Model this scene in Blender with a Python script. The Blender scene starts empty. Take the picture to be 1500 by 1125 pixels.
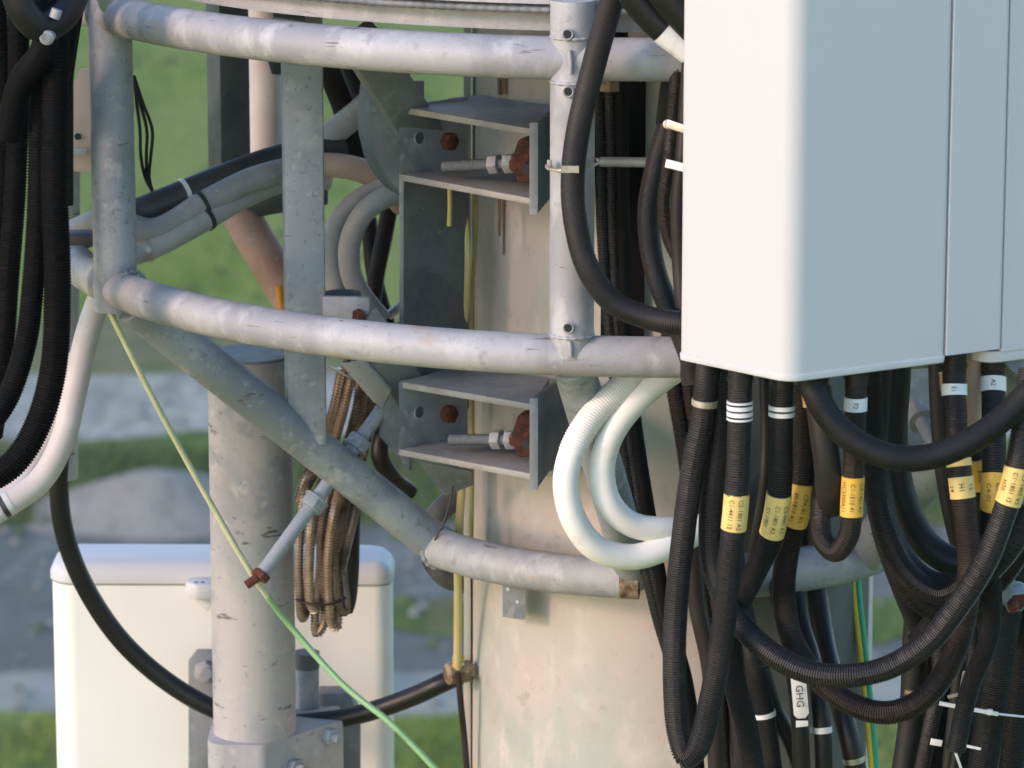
import bpy, bmesh, math, random
import numpy as np
from mathutils import Vector, noise as mnoise

random.seed(7); rng = np.random.default_rng(7)
scn = bpy.context.scene
COL = scn.collection

# ------------------------------------------------------------------ camera
PITCH = math.radians(12.5); DIST = 6.0
FW = np.array([0, math.cos(PITCH), -math.sin(PITCH)])
UP = np.array([0, math.sin(PITCH), math.cos(PITCH)])
RT = np.array([1.0, 0, 0])
CAM = -DIST * FW
cd = bpy.data.cameras.new('camera'); cam = bpy.data.objects.new('camera', cd); COL.objects.link(cam)
cam.location = CAM; cam.rotation_euler = (math.pi/2 - PITCH, 0, 0)
cd.sensor_width = 36; cd.lens = 144.0; cd.clip_start = 0.5; cd.clip_end = 4000
cd.dof.use_dof = True; cd.dof.focus_distance = 6.1; cd.dof.aperture_fstop = 8.0
scn.camera = cam

# ------------------------------------------------------------------ light
SUN_AZ = math.radians(57)      # measured from "straight behind the camera" towards the left
SUN_EL = math.radians(21)
to_sun = Vector((-math.sin(SUN_AZ)*math.cos(SUN_EL), -math.cos(SUN_AZ)*math.cos(SUN_EL), math.sin(SUN_EL)))
w = bpy.data.worlds.new('World'); scn.world = w; w.use_nodes = True
nt = w.node_tree; bg = nt.nodes['Background']
sky = nt.nodes.new('ShaderNodeTexSky'); sky.sky_type = 'NISHITA'; sky.sun_disc = False
sky.sun_elevation = SUN_EL
sky.sun_rotation = math.atan2(to_sun.x, to_sun.y) % (2*math.pi)
sky.air_density = 1.2; sky.dust_density = 0.6; sky.ozone_density = 3.8
nt.links.new(sky.outputs[0], bg.inputs[0]); bg.inputs[1].default_value = 0.15
sl = bpy.data.lights.new('sun', 'SUN'); so = bpy.data.objects.new('sun', sl); COL.objects.link(so)
sl.energy = 0.82; sl.angle = math.radians(10.0); sl.color = (1.0, 0.67, 0.54)
so.rotation_euler = to_sun.to_track_quat('Z', 'Y').to_euler(); so.location = (-8, -8, 12)
scn.view_settings.view_transform = 'Standard'; scn.view_settings.look = 'None'
scn.view_settings.exposure = 1.45; scn.view_settings.gamma = 1.0
scn.view_settings.use_curve_mapping = False

# ------------------------------------------------------------------ measuring helpers
def P(x, y, Y):
    """world point on the line of sight of photo pixel (x, y) at depth Y metres"""
    d = FW + RT*((x-750)/6000.0) + UP*((562.5-y)/6000.0)
    t = (Y - CAM[1]) / d[1]
    return CAM + d*t
def PX(Y):                       # metres per photo pixel at depth Y
    return (6.0 + Y*0.976) / 6000.0
GZ = -22.0
def G(x, y):
    d = FW + RT*((x-750)/6000.0) + UP*((562.5-y)/6000.0)
    t = (GZ - CAM[2]) / d[2]
    return CAM + d*t

# ------------------------------------------------------------------ materials
def mat(name, base, rough=0.5, metal=0.0, noise=None, bump=None, spots=None, extra=None, coat=0.0, spec=0.5):
    """noise: (scale, colour2, lo, hi[, stretch]) ; spots: (scale, colour, lo, hi) ; bump: (scale, strength)"""
    m = bpy.data.materials.new(name); m.use_nodes = True
    n = m.node_tree.nodes; l = m.node_tree.links; b = n['Principled BSDF']
    b.inputs['Roughness'].default_value = rough; b.inputs['Metallic'].default_value = metal
    b.inputs['Specular IOR Level'].default_value = spec
    if coat: b.inputs['Coat Weight'].default_value = coat
    tc = n.new('ShaderNodeTexCoord'); cur = None
    def nz(scale, detail=4, stretch=None, rough_=0.6):
        t = n.new('ShaderNodeTexNoise'); t.inputs['Scale'].default_value = scale
        t.inputs['Detail'].default_value = detail; t.inputs['Roughness'].default_value = rough_
        if stretch:
            mp = n.new('ShaderNodeMapping'); mp.inputs['Scale'].default_value = stretch
            l.new(tc.outputs['Object'], mp.inputs[0]); l.new(mp.outputs[0], t.inputs['Vector'])
        else: l.new(tc.outputs['Object'], t.inputs['Vector'])
        return t.outputs['Fac']
    def rng_(sock, lo, hi):
        r = n.new('ShaderNodeMapRange'); r.inputs[1].default_value = lo; r.inputs[2].default_value = hi
        r.interpolation_type = 'SMOOTHSTEP'
        l.new(sock, r.inputs[0]); return r.outputs[0]
    def mix(fac, a, c):
        x = n.new('ShaderNodeMix'); x.data_type = 'RGBA'
        l.new(fac, x.inputs[0])
        if isinstance(a, tuple): x.inputs[6].default_value = (*a, 1)
        else: l.new(a, x.inputs[6])
        if isinstance(c, tuple): x.inputs[7].default_value = (*c, 1)
        else: l.new(c, x.inputs[7])
        return x.outputs[2]
    cur = base
    for item in (noise or []):
        sc, c2, lo, hi = item[:4]
        cur = mix(rng_(nz(sc, 5, item[4] if len(item) > 4 else None), lo, hi), cur, c2)
    if isinstance(cur, tuple): b.inputs['Base Color'].default_value = (*cur, 1)
    else: l.new(cur, b.inputs['Base Color'])
    if bump:
        bp = n.new('ShaderNodeBump'); bp.inputs['Strength'].default_value = bump[1]
        bp.inputs['Distance'].default_value = bump[2] if len(bump) > 2 else 0.002
        l.new(nz(bump[0], 6), bp.inputs['Height']); l.new(bp.outputs[0], b.inputs['Normal'])
    rv = n.new('ShaderNodeMapRange'); rv.inputs[3].default_value = max(rough-0.1, .05); rv.inputs[4].default_value = min(rough+0.12, 1)
    l.new(nz(30, 3), rv.inputs[0]); l.new(rv.outputs[0], b.inputs['Roughness'])
    return m

M = {}
M['galv'] = mat('galvanised_steel', (.29, .31, .34), .6, .12,  # darker and bluer than galv_light: shade on left post and braces in the colour
    noise=[(4, (.215, .23, .25), .44, .58), (11, (.355, .37, .39), .50, .68), (42, (.40, .40, .41), .56, .72), (75, (.21, .217, .23), .57, .70), (6, (.29, .235, .195), .58, .72), (30, (.13, .12, .115), .67, .74, (.5, .5, 2.2)), (260, (.22, .222, .23), .60, .72)],
    bump=(120, .5, .0014))
M['galv_light'] = mat('galvanised_pipe', (.385, .375, .38), .6, .08,
    noise=[(4, (.29, .285, .295), .46, .60), (15, (.45, .44, .44), .48, .70, (1.6, 1.6, .8)), (40, (.31, .30, .305), .55, .70), (9, (.38, .31, .26), .57, .71, (1, 1, 2.2)), (34, (.13, .12, .115), .65, .70, (.3, .3, 2.8)), (260, (.22, .215, .21), .62, .72)],
    bump=(110, .45, .0014))
M['galv_old'] = mat('weathered_pipe', (.395, .36, .345), .65, .05,
    noise=[(5, (.33, .31, .31), .46, .60), (11, (.28, .27, .275), .56, .68), (26, (.10, .095, .09), .63, .69, (.45, .45, 2.4)), (32, (.48, .445, .42), .57, .76), (55, (.16, .15, .145), .62, .72), (7, (.40, .31, .25), .58, .72)],
    bump=(80, .6, .0018))
M['shaded_plate'] = mat('shaded_bracket_steel', (.31, .30, .285), .65, .05, noise=[(8, (.23, .225, .215), .4, .65), (45, (.38, .365, .345), .56, .76), (18, (.28, .215, .165), .60, .74), (200, (.16, .155, .15), .62, .74)], bump=(120, .4, .0012))  # shade under the platform put into the bracket steel colour
M['shaded_black'] = mat('shaded_black_conduit', (.0045, .0045, .0048), .65, 0, noise=[(14, (.007, .0062, .006), .45, .7)], bump=(180, .12, .0008), spec=.08)  # black conduit with shade put into its colour, for left bunch and dark gaps
M['slate'] = mat('dull_galvanised', (.205, .218, .23), .6, .12,
    noise=[(8, (.14, .152, .163), .4, .62), (28, (.27, .28, .285), .54, .70), (14, (.20, .17, .145), .60, .74), (200, (.11, .112, .118), .60, .72)], bump=(130, .3, .0012))
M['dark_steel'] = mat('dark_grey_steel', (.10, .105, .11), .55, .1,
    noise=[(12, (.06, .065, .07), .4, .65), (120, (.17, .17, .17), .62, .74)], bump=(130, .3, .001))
M['pole'] = mat('pole_paint', (.49, .405, .355), .62, 0,
    noise=[(26, (.40, .33, .275), .56, .66), (11, (.56, .50, .44), .56, .63), (4.5, (.46, .405, .345), .42, .64), (3.1, (.39, .40, .345), .47, .62, (1, 1, .55)), (16, (.56, .48, .43), .52, .74, (1, 1, .45)), (9, (.44, .33, .26), .60, .78, (1, 1, .35)), (70, (.36, .30, .25), .64, .74), (260, (.25, .21, .18), .69, .75)],
    bump=(60, .35, .0015))
M['rust'] = mat('rust', (.095, .024, .013), .85, 0, noise=[(60, (.04, .013, .009), .44, .62), (150, (.22, .075, .03), .58, .72), (25, (.15, .05, .024), .50, .66)], bump=(160, 1.0, .003))
M['rust_edge'] = mat('rusted_steel', (.30, .22, .15), .8, 0, noise=[(40, (.10, .06, .03), .42, .6), (90, (.4, .25, .12), .55, .7)], bump=(120, .8, .003))
M['black'] = mat('black_conduit', (.012, .0118, .0122), .5, 0, noise=[(14, (.019, .0168, .016), .45, .7), (120, (.024, .023, .022), .68, .8)], bump=(180, .12, .0008), spec=.3)
M['black_dust'] = mat('dusty_black_conduit', (.020, .018, .0185), .5, 0, noise=[(10, (.032, .0268, .0262), .42, .7), (40, (.045, .038, .035), .62, .76), (90, (.05, .045, .042), .66, .8)], bump=(180, .15, .0008), spec=.35)
M['brownblack'] = mat('brownish_black_conduit', (.019, .0135, .012), .5, 0, noise=[(12, (.032, .023, .02), .42, .7)], bump=(160, .15, .0008), spec=.3)
M['rubber'] = mat('black_rubber', (.010, .0095, .010), .42, 0, noise=[(18, (.017, .0145, .0135), .45, .7), (200, (.05, .045, .04), .71, .78)], bump=(220, .1, .0006), spec=.35)
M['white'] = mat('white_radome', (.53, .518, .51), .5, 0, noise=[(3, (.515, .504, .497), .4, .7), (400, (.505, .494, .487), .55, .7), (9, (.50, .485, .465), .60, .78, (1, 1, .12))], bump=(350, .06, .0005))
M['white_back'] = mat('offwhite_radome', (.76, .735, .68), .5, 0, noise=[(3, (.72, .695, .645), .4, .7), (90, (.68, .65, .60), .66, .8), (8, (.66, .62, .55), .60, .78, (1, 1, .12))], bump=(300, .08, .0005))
M['cap_grey'] = mat('pale_grey_plastic', (.52, .51, .48), .5, 0, noise=[(8, (.44, .45, .44), .4, .7)])
M['white_hose'] = mat('white_conduit', (.84, .805, .75), .5, 0, noise=[(6, (.76, .725, .67), .45, .68), (22, (.62, .55, .46), .62, .76), (80, (.60, .55, .48), .66, .78)], bump=(120, .08, .0006))
M['grey_hose'] = mat('grey_conduit', (.40, .385, .37), .55, 0, noise=[(9, (.30, .29, .29), .45, .68), (60, (.48, .46, .45), .6, .75)], bump=(120, .12, .0008))
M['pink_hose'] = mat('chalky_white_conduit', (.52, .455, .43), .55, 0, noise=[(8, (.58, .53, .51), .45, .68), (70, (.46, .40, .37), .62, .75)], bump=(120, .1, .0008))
M['tan'] = mat('brown_feeder', (.37, .265, .195), .30, .5, noise=[(30, (.19, .13, .095), .45, .7), (120, (.40, .29, .21), .6, .75)], bump=(160, .15, .0008))
M['tan_black'] = mat('old_feeder', (.24, .175, .13), .36, .5, noise=[(25, (.11, .08, .06), .45, .7)], bump=(160, .15, .0008))
M['yellow'] = mat('yellow_label', (.72, .40, .045), .5, 0, noise=[(20, (.74, .46, .12), .4, .7), (90, (.62, .34, .05), .6, .75)])
M['yellow_pale'] = mat('faded_yellow_label', (.74, .54, .20), .5, 0, noise=[(20, (.72, .50, .14), .4, .7), (90, (.62, .42, .12), .6, .75)])
M['ink'] = mat('print_ink', (.10, .05, .015), .6)
M['ink_black'] = mat('black_ink', (.02, .02, .022), .6)
M['tape'] = mat('white_tape', (.72, .71, .69), .4, 0, noise=[(60, (.6, .59, .57), .5, .7)])
M['tie'] = mat('metal_tie', (.52, .45, .36), .4, .5, noise=[(60, (.36, .30, .24), .45, .7)])
M['tie_black'] = mat('black_tie', (.03, .03, .03), .45)
M['earth'] = mat('green_earth_wire', (.25, .43, .20), .4, 0, noise=[(25, (.18, .34, .16), .45, .7)])
M['earth_pale'] = mat('faded_earth_wire', (.56, .55, .34), .45, 0, noise=[(30, (.48, .50, .28), .45, .7)])
M['earth_y'] = mat('yellow_stripe_wire', (.55, .45, .06), .45)
M['earth_g'] = mat('green_stripe_wire', (.04, .33, .20), .45)
M['yel_cable'] = mat('old_yellow_cable', (.52, .43, .17), .5, 0, noise=[(25, (.40, .36, .12), .42, .66, (1, 1, .3)), (60, (.50, .30, .10), .62, .76)])
M['oran_cable'] = mat('stained_yellow_cable', (.56, .38, .15), .5, 0, noise=[(20, (.54, .46, .2), .42, .66, (1, 1, .3)), (60, (.40, .22, .08), .62, .76)])
M['silver'] = mat('connector_metal', (.55, .55, .55), .3, .9)
M['copper'] = mat('brass_connector', (.62, .36, .18), .35, .7)
M['orange'] = mat('orange_sleeve', (.70, .28, .02), .45)
M['greenish_tone'] = mat('green_patch', (.34, .38, .31), .65, 0, noise=[(14, (.44, .40, .33), .42, .6), (60, (.30, .34, .28), .6, .75)])
M['backing'] = mat('dark_backing', (.085, .085, .075), .7, 0, noise=[(6, (.06, .062, .056), .42, .65), (30, (.12, .115, .10), .58, .74, (1, 1, .3)), (150, (.05, .05, .046), .62, .74)], bump=(80, .3, .001))
M['peach'] = mat('sunlit_peach', (.58, .42, .33), .5, 0, noise=[(8, (.50, .36, .29), .45, .68)], bump=(120, .1, .0008))  # warm sunlight put into the colour
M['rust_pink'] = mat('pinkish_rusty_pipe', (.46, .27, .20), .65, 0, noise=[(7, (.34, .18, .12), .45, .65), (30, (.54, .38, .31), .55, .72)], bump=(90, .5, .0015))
M['grey_black'] = mat('dusty_charcoal_conduit', (.035, .034, .036), .5, 0, noise=[(10, (.055, .053, .054), .42, .7), (80, (.07, .066, .064), .62, .8)], bump=(160, .15, .0008))
M['streak'] = mat('rust_run', (.22, .11, .045), .8, 0, noise=[(60, (.34, .22, .12), .45, .7, (1, 1, .2))])

M['haze_air'] = bpy.data.materials.new('thin_haze'); M['haze_air'].use_nodes = True
_n = M['haze_air'].node_tree; _n.nodes.clear(); _o = _n.nodes.new('ShaderNodeOutputMaterial'); _v = _n.nodes.new('ShaderNodeVolumePrincipled')
_v.inputs['Color'].default_value = (.98, .96, .88, 1); _v.inputs['Density'].default_value = .0006; _v.inputs['Anisotropy'].default_value = .3
_n.links.new(_v.outputs[0], _o.inputs['Volume'])
# ------------------------------------------------------------------ object helpers
def org(o):
    v = Vector((0, 0, 0))
    while o is not None: v += o.location; o = o.parent
    return v
def tag(o, label=None, cat=None, group=None, kind=None):
    if label: o['label'] = label
    if cat: o['category'] = cat
    if group: o['group'] = group
    if kind: o['kind'] = kind
    return o
def thing(name, loc, label, cat, group=None):
    o = bpy.data.objects.new(name, None); COL.objects.link(o); o.location = Vector(loc)
    o.empty_display_size = .05
    return tag(o, label, cat, group)
def obj(name, VF, m, parent=None, smooth=True, bevel=0, angle=40):
    V, F = VF
    V = np.asarray(V, dtype=float)
    c = np.array(org(parent)) if parent else V.mean(axis=0)
    me = bpy.data.meshes.new(name)
    me.from_pydata((V - c).tolist(), [], F)
    if bevel:
        bm = bmesh.new(); bm.from_mesh(me)
        bmesh.ops.recalc_face_normals(bm, faces=bm.faces)
        ed = [e for e in bm.edges if len(e.link_faces) == 2 and e.calc_face_angle(0) > .5]
        bmesh.ops.bevel(bm, geom=ed, offset=bevel, segments=2, affect='EDGES', profile=.5)
        bm.to_mesh(me); bm.free()
    else:
        bm = bmesh.new(); bm.from_mesh(me); bmesh.ops.recalc_face_normals(bm, faces=bm.faces); bm.to_mesh(me); bm.free()
    me.validate()
    if smooth:
        me.polygons.foreach_set('use_smooth', [True]*len(me.polygons))
        try: me.set_sharp_from_angle(angle=math.radians(angle))
        except Exception: pass
    me.materials.append(m if not isinstance(m, str) else M[m])
    o = bpy.data.objects.new(name, me); COL.objects.link(o)
    if parent: o.parent = parent
    else: o.location = c
    return o
def join(*parts):
    V, F, k = [], [], 0
    for v, f in parts:
        v = np.asarray(v); V.append(v); F += [[i+k for i in q] for q in f]; k += len(v)
    return np.vstack(V), F

# ---- curves
def crom(pts, n=24):
    p = np.asarray(pts, float)
    if len(p) == 2: return np.array([p[0]*(1-t)+p[1]*t for t in np.linspace(0, 1, n)])
    q = np.vstack([2*p[0]-p[1], p, 2*p[-1]-p[-2]]); out = []
    for i in range(1, len(q)-2):
        a, b, c, d = q[i-1:i+3]
        # centripetal knots avoid overshoot
        t0 = 0; t1 = t0+max(np.linalg.norm(b-a), 1e-6)**.5; t2 = t1+max(np.linalg.norm(c-b), 1e-6)**.5; t3 = t2+max(np.linalg.norm(d-c), 1e-6)**.5
        for t in np.linspace(t1, t2, n, endpoint=False):
            A1 = (t1-t)/(t1-t0)*a+(t-t0)/(t1-t0)*b; A2 = (t2-t)/(t2-t1)*b+(t-t1)/(t2-t1)*c; A3 = (t3-t)/(t3-t2)*c+(t-t2)/(t3-t2)*d
            B1 = (t2-t)/(t2-t0)*A1+(t-t0)/(t2-t0)*A2; B2 = (t3-t)/(t3-t1)*A2+(t-t1)/(t3-t1)*A3
            out.append((t2-t)/(t2-t1)*B1+(t-t1)/(t2-t1)*B2)
    out.append(p[-1]); return np.array(out)
class Path:
    def __init__(s, pts, raw=False):
        d = np.asarray(pts, float) if raw else crom(pts)
        s.p = d; s.s = np.concatenate([[0], np.cumsum(np.linalg.norm(np.diff(d, axis=0), axis=1))]); s.L = s.s[-1]
        t = np.gradient(d, axis=0); t /= np.linalg.norm(t, axis=1)[:, None]
        n = np.empty_like(t); ref = np.array([0, -1.0, 0.02])
        if abs(t[0] @ ref) > .95: ref = np.array([0.1, 0, 1.0])
        v = ref - t[0]*(ref @ t[0]); n[0] = v/np.linalg.norm(v)
        for i in range(1, len(t)):
            v = n[i-1] - t[i]*(n[i-1] @ t[i]); n[i] = v/np.linalg.norm(v)
        s.t, s.n, s.b = t, n, np.cross(t, n)
    def at(s, q):
        q = np.asarray(q, float)
        f = lambda a: np.stack([np.interp(q, s.s, a[:, k]) for k in range(3)], -1)
        n = f(s.n); n /= np.linalg.norm(n, axis=-1, keepdims=True); b = f(s.b); b /= np.linalg.norm(b, axis=-1, keepdims=True)
        return f(s.p), n, b
    def near(s, pt):
        return s.s[np.argmin(np.linalg.norm(s.p-np.asarray(pt), axis=1))]
def sweep(path, sv, rv, seg=14, cap=True, a0=0):
    sv = np.asarray(sv); rv = np.broadcast_to(np.asarray(rv, float), sv.shape)
    c, n, b = path.at(sv); th = np.arange(seg)*2*np.pi/seg + a0
    V = c[:, None, :] + rv[:, None, None]*(np.cos(th)[None, :, None]*n[:, None, :] + np.sin(th)[None, :, None]*b[:, None, :])
    V = V.reshape(-1, 3); F = []
    k = len(sv)
    for i in range(k-1):
        o = i*seg
        for j in range(seg):
            j2 = (j+1) % seg
            F.append([o+j, o+j2, o+seg+j2, o+seg+j])
    if cap:
        F.append(list(range(seg))[::-1]); F.append([(k-1)*seg+j for j in range(seg)])
    return V, F
def tube(path, r, step=.012, seg=16, s0=None, s1=None, cap=True):
    s0 = 0 if s0 is None else s0; s1 = path.L if s1 is None else s1
    return sweep(path, np.linspace(s0, s1, max(int((s1-s0)/step), 2)+1), r, seg, cap)
def ribbed(path, r, pitch=.0036, depth=.10, seg=12):
    k = max(int(path.L/pitch), 2); sv = []; rv = []
    for i in range(k):
        for ph, q in ((.05, 1), (.42, 1), (.58, 0), (.92, 0)):
            sv.append((i+ph)*path.L/k); rv.append(r*(1 if q else 1-depth))
    return sweep(path, sv, rv, seg)
def cyl(a, b, r, seg=16, r2=None, cap=True, a0=0):
    p = Path(np.array([a, b], float)); r2 = r if r2 is None else r2
    return sweep(p, [0, p.L], [r, r2], seg, cap, a0)
def hexnut(c, axis, r, h):
    a = np.asarray(axis, float); a /= np.linalg.norm(a); c = np.asarray(c)
    return cyl(c-a*h/2, c+a*h/2, r, 6)
def plate(pts, th):
    p = np.asarray(pts, float); n = len(p); th = np.asarray(th, float)
    V = np.vstack([p, p+th]); F = [list(range(n)), [n+i for i in range(n)][::-1]]
    F += [[i, n+i, n+(i+1) % n, (i+1) % n] for i in range(n)]
    return V, F
def box(c, sx, sy, sz, rz=0):
    x, y, z = sx/2, sy/2, sz/2; ca, sa = math.cos(rz), math.sin(rz)
    V = np.array([(a*x*ca-b*y*sa, a*x*sa+b*y*ca, d*z) for d in (-1, 1) for a, b in ((-1, -1), (1, -1), (1, 1), (-1, 1))])+np.asarray(c)
    return V, [[0, 3, 2, 1], [4, 5, 6, 7], [0, 1, 5, 4], [1, 2, 6, 5], [2, 3, 7, 6], [3, 0, 4, 7]]
def beam(a, b, wx, wy, up=(0, 0, 1), th=None):
    a, b, up = (np.asarray(v, float) for v in (a, b, up)); t = b-a; L = np.linalg.norm(t); t /= L
    x = np.cross(t, up); x /= np.linalg.norm(x); y = np.cross(x, t)
    V = [p+x*i*wx/2+y*j*wy/2 for p in (a, b) for i, j in ((-1, -1), (1, -1), (1, 1), (-1, 1))]
    return np.array(V), [[0, 3, 2, 1], [4, 5, 6, 7], [0, 1, 5, 4], [1, 2, 6, 5], [2, 3, 7, 6], [3, 0, 4, 7]]
def round_poly(pts, rad, seg=6):
    p = np.asarray(pts, float); n = len(p); out = []
    rad = rad if hasattr(rad, '__len__') else [rad]*n
    for i in range(n):
        a, b, c = p[i-1], p[i], p[(i+1) % n]; u = (a-b)/np.linalg.norm(a-b); v = (c-b)/np.linalg.norm(c-b)
        ang = math.acos(np.clip(u @ v, -1, 1)); d = rad[i]/math.tan(ang/2); bis = (u+v)/np.linalg.norm(u+v)
        ctr = b+bis*rad[i]/math.sin(ang/2); p0 = b+u*d; p1 = b+v*d
        a0 = math.atan2(*(p0-ctr)[::-1]); a1 = math.atan2(*(p1-ctr)[::-1]); da = (a1-a0+math.pi) % (2*math.pi)-math.pi
        out += [ctr+rad[i]*np.array([math.cos(a0+da*t), math.sin(a0+da*t)]) for t in np.linspace(0, 1, seg+1)]
        e = min(rad[i]*.15, .0015); arc = out[-(seg+1):]; del out[-(seg+1):]; out += [arc[0]+u*e]+arc+[arc[-1]+v*e]
    return np.array(out)
def prism(poly, prof):
    """poly: closed XY outline; prof: list of (z, outward offset)"""
    p = np.asarray(poly, float); n = len(p); nx = np.roll(p, -1, 0)-p; e = np.stack([nx[:, 1], -nx[:, 0]], 1); e /= np.linalg.norm(e, axis=1)[:, None]+1e-12
    vn = e+np.roll(e, 1, 0); vn /= np.linalg.norm(vn, axis=1)[:, None]+1e-12
    area = 0.5*np.sum(p[:, 0]*np.roll(p[:, 1], -1)-np.roll(p[:, 0], -1)*p[:, 1])
    if area < 0: vn = -vn
    V = np.vstack([np.column_stack([p+vn*o, np.full(n, z)]) for z, o in prof]); F = []
    for i in range(len(prof)-1):
        for j in range(n):
            F.append([i*n+j, i*n+(j+1) % n, (i+1)*n+(j+1) % n, (i+1)*n+j])
    F.append(list(range(n))[::-1]); F.append([(len(prof)-1)*n+j for j in range(n)])
    return V, F
def pp(*pts): return [P(*q) for q in pts]
def toward_cam(p, dist):
    d = CAM-np.asarray(p); return np.asarray(p)+d/np.linalg.norm(d)*dist

# ---- lettering
def text_mesh(body, size, align='CENTER'):
    cu = bpy.data.curves.new('lettering', 'FONT'); cu.body = body; cu.size = size; cu.align_x = align; cu.align_y = 'CENTER'
    cu.resolution_u = 2
    t = bpy.data.objects.new('lettering', cu); COL.objects.link(t)
    dg = bpy.context.evaluated_depsgraph_get(); me = bpy.data.meshes.new_from_object(t.evaluated_get(dg))
    V = np.array([v.co for v in me.vertices]); F = [list(p.vertices) for p in me.polygons]
    bpy.data.objects.remove(t); bpy.data.curves.remove(cu); bpy.data.meshes.remove(me)
    return V, F
def sleeve(parent, path, r, p0, p1, m, lines=(), ink='ink', size=.0088, name='cable_label', ragged=0.0):
    s0, s1 = sorted((path.near(p0), path.near(p1)))
    V, F = sweep(path, np.linspace(s0, s1, 9), r, 26, True)
    if ragged:
        for j in range(26):
            d = (path.at([s0])[0][0]-path.at([s1])[0][0]); d /= np.linalg.norm(d)
            V[j] += d*ragged*rng.uniform(-1, 1)
    lab = obj(name, (V, F), m, parent, angle=60)
    if lines:
        up = 1 if path.at([s0])[0][0][2] > path.at([s1])[0][0][2] else -1
        ph = 0.46
        for k, body in enumerate(lines):
            tv, tf = text_mesh(body, size)
            sc = (s0+s1)/2; u = tv[:, 0]*up; ext = np.abs(u).max(); lim = (s1-s0)*.46
            if ext > lim: u = u*lim/ext
            c, n, b = path.at(sc+u)
            tc = CAM-c; cn = (tc*n).sum(1); cb = (tc*b).sum(1)
            side = np.cross((c[-1:]*0+path.at([sc+.002])[0]-path.at([sc-.002])[0]), tc); side /= np.linalg.norm(side, axis=1)[:, None]
            fr = n*cn[:, None]+b*cb[:, None]; fr /= np.linalg.norm(fr, axis=1)[:, None]
            a = -((k-(len(lines)-1)/2)*size*1.45/r) + tv[:, 1]/r*up*1.0
            a = -a if up > 0 else a
            pos = c+(fr*np.cos(a)[:, None]+side*np.sin(a)[:, None])*(r+.0011)
            obj('lettering', (pos, tf), ink, lab, smooth=False)
    return lab
def band(parent, path, r, pt, w_, m='tie', name='cable_tie', th=.0016, knob=True):
    s = path.near(pt); sv = [s-w_/2, s-w_/2, s+w_/2, s+w_/2]
    VF = sweep(path, sv, [r*.96, r+th, r+th, r*.96], 22, False)
    if knob:
        c, n, b = path.at([s]); tcv = CAM-c[0]; tcv /= np.linalg.norm(tcv)
        sd = np.cross(tcv, [0, 0, 1]); sd /= np.linalg.norm(sd)
        VF = join(VF, box(c[0]+(tcv*.35-sd*.93)*(r+.003)*-1, .008, .006, w_*1.2))
    return obj(name, VF, m, parent)

def hose(name, label, cat, pts, wpx, style='ribbed', m='black', group=None, pitch=.0036, depth=.10, seg=12):
    """a hanging conduit: Empty with the tube as its part; returns (root, path, radius)"""
    path = Path(pp(*pts)); Ym = np.mean([q[2] for q in pts]); r = wpx/2*PX(Ym)
    root = thing(name, path.p[0], label, cat, group)
    if style == 'ribbed': VF = ribbed(path, r, pitch, depth, seg)
    else: VF = tube(path, r, .01, seg+4)
    obj('corrugated_tube' if style == 'ribbed' else 'cable_sheath', VF, m, root, angle=30 if style == 'ribbed' else 50)
    return root, path, r
def wire(name, label, cat, pts, wpx, m, group=None, seg=10):
    path = Path(pp(*pts)); r = wpx/2*PX(np.mean([q[2] for q in pts]))
    o = obj(name, tube(path, r, .01, seg), m); tag(o, label, cat, group); return o, path, r

# ================================================================== GROUND
def grid(x0, x1, y0, y1, nx, ny, z):
    X, Y = np.meshgrid(np.linspace(x0, x1, nx), np.linspace(y0, y1, ny)); V = np.column_stack([X.ravel(), Y.ravel(), np.full(X.size, z)])
    F = [[j*nx+i, j*nx+i+1, (j+1)*nx+i+1, (j+1)*nx+i] for j in range(ny-1) for i in range(nx-1)]
    return V, F
M['grass'] = mat('meadow_grass', (.195, .255, .036), .95, 0, noise=[(.75, (.135, .20, .024), .42, .60, (1, .2, 1)), (.22, (.235, .265, .06), .44, .58, (1, .25, 1)), (2.2, (.22, .27, .055), .5, .66, (1, .2, 1)), (5, (.12, .18, .04), .54, .66, (1, .2, 1)), (1.3, (.20, .195, .08), .60, .72, (1, .2, 1))], bump=(9, 1.0, .1), spec=0)
M['grass_dark'] = mat('verge_grass', (.115, .17, .038), .95, 0, noise=[(.9, (.075, .12, .026), .42, .60, (1, .25, 1)), (2.4, (.14, .185, .05), .5, .66, (1, .25, 1)), (.5, (.16, .135, .065), .52, .66, (1, .25, 1)), (6, (.06, .09, .022), .54, .68, (1, .25, 1))], bump=(9, 1.0, .1), spec=0)
M['dry'] = mat('dry_grass', (.19, .165, .085), .9, 0, noise=[(.5, (.13, .16, .045), .45, .62), (1.5, (.25, .22, .13), .5, .7), (.25, (.14, .14, .07), .5, .65)], bump=(8, .8, .08), spec=0)
M['road'] = mat('pale_gravel_road', (.36, .335, .27), .85, 0, noise=[(.7, (.26, .25, .20), .45, .60, (1, .25, 1)), (2.2, (.43, .40, .33), .5, .66, (1, .25, 1)), (7, (.22, .22, .22), .58, .72), (.9, (.20, .22, .17), .62, .75)], bump=(12, .6, .03), spec=0)
M['asphalt'] = mat('worn_asphalt', (.115, .107, .088), .6, 0, noise=[(.6, (.17, .16, .135), .46, .60, (1, .25, 1)), (2.5, (.09, .086, .074), .52, .66, (1, .25, 1)), (1.2, (.08, .077, .065), .5, .68), (2.2, (.22, .20, .18), .64, .74), (8, (.13, .125, .115), .58, .74)], bump=(14, .5, .02), spec=.1)
M['concrete'] = mat('pale_concrete', (.34, .315, .245), .8, 0, noise=[(.4, (.20, .22, .20), .45, .65), (1.6, (.33, .33, .32), .5, .7), (9, (.22, .22, .21), .6, .74)], bump=(12, .5, .02), spec=0)
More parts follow.
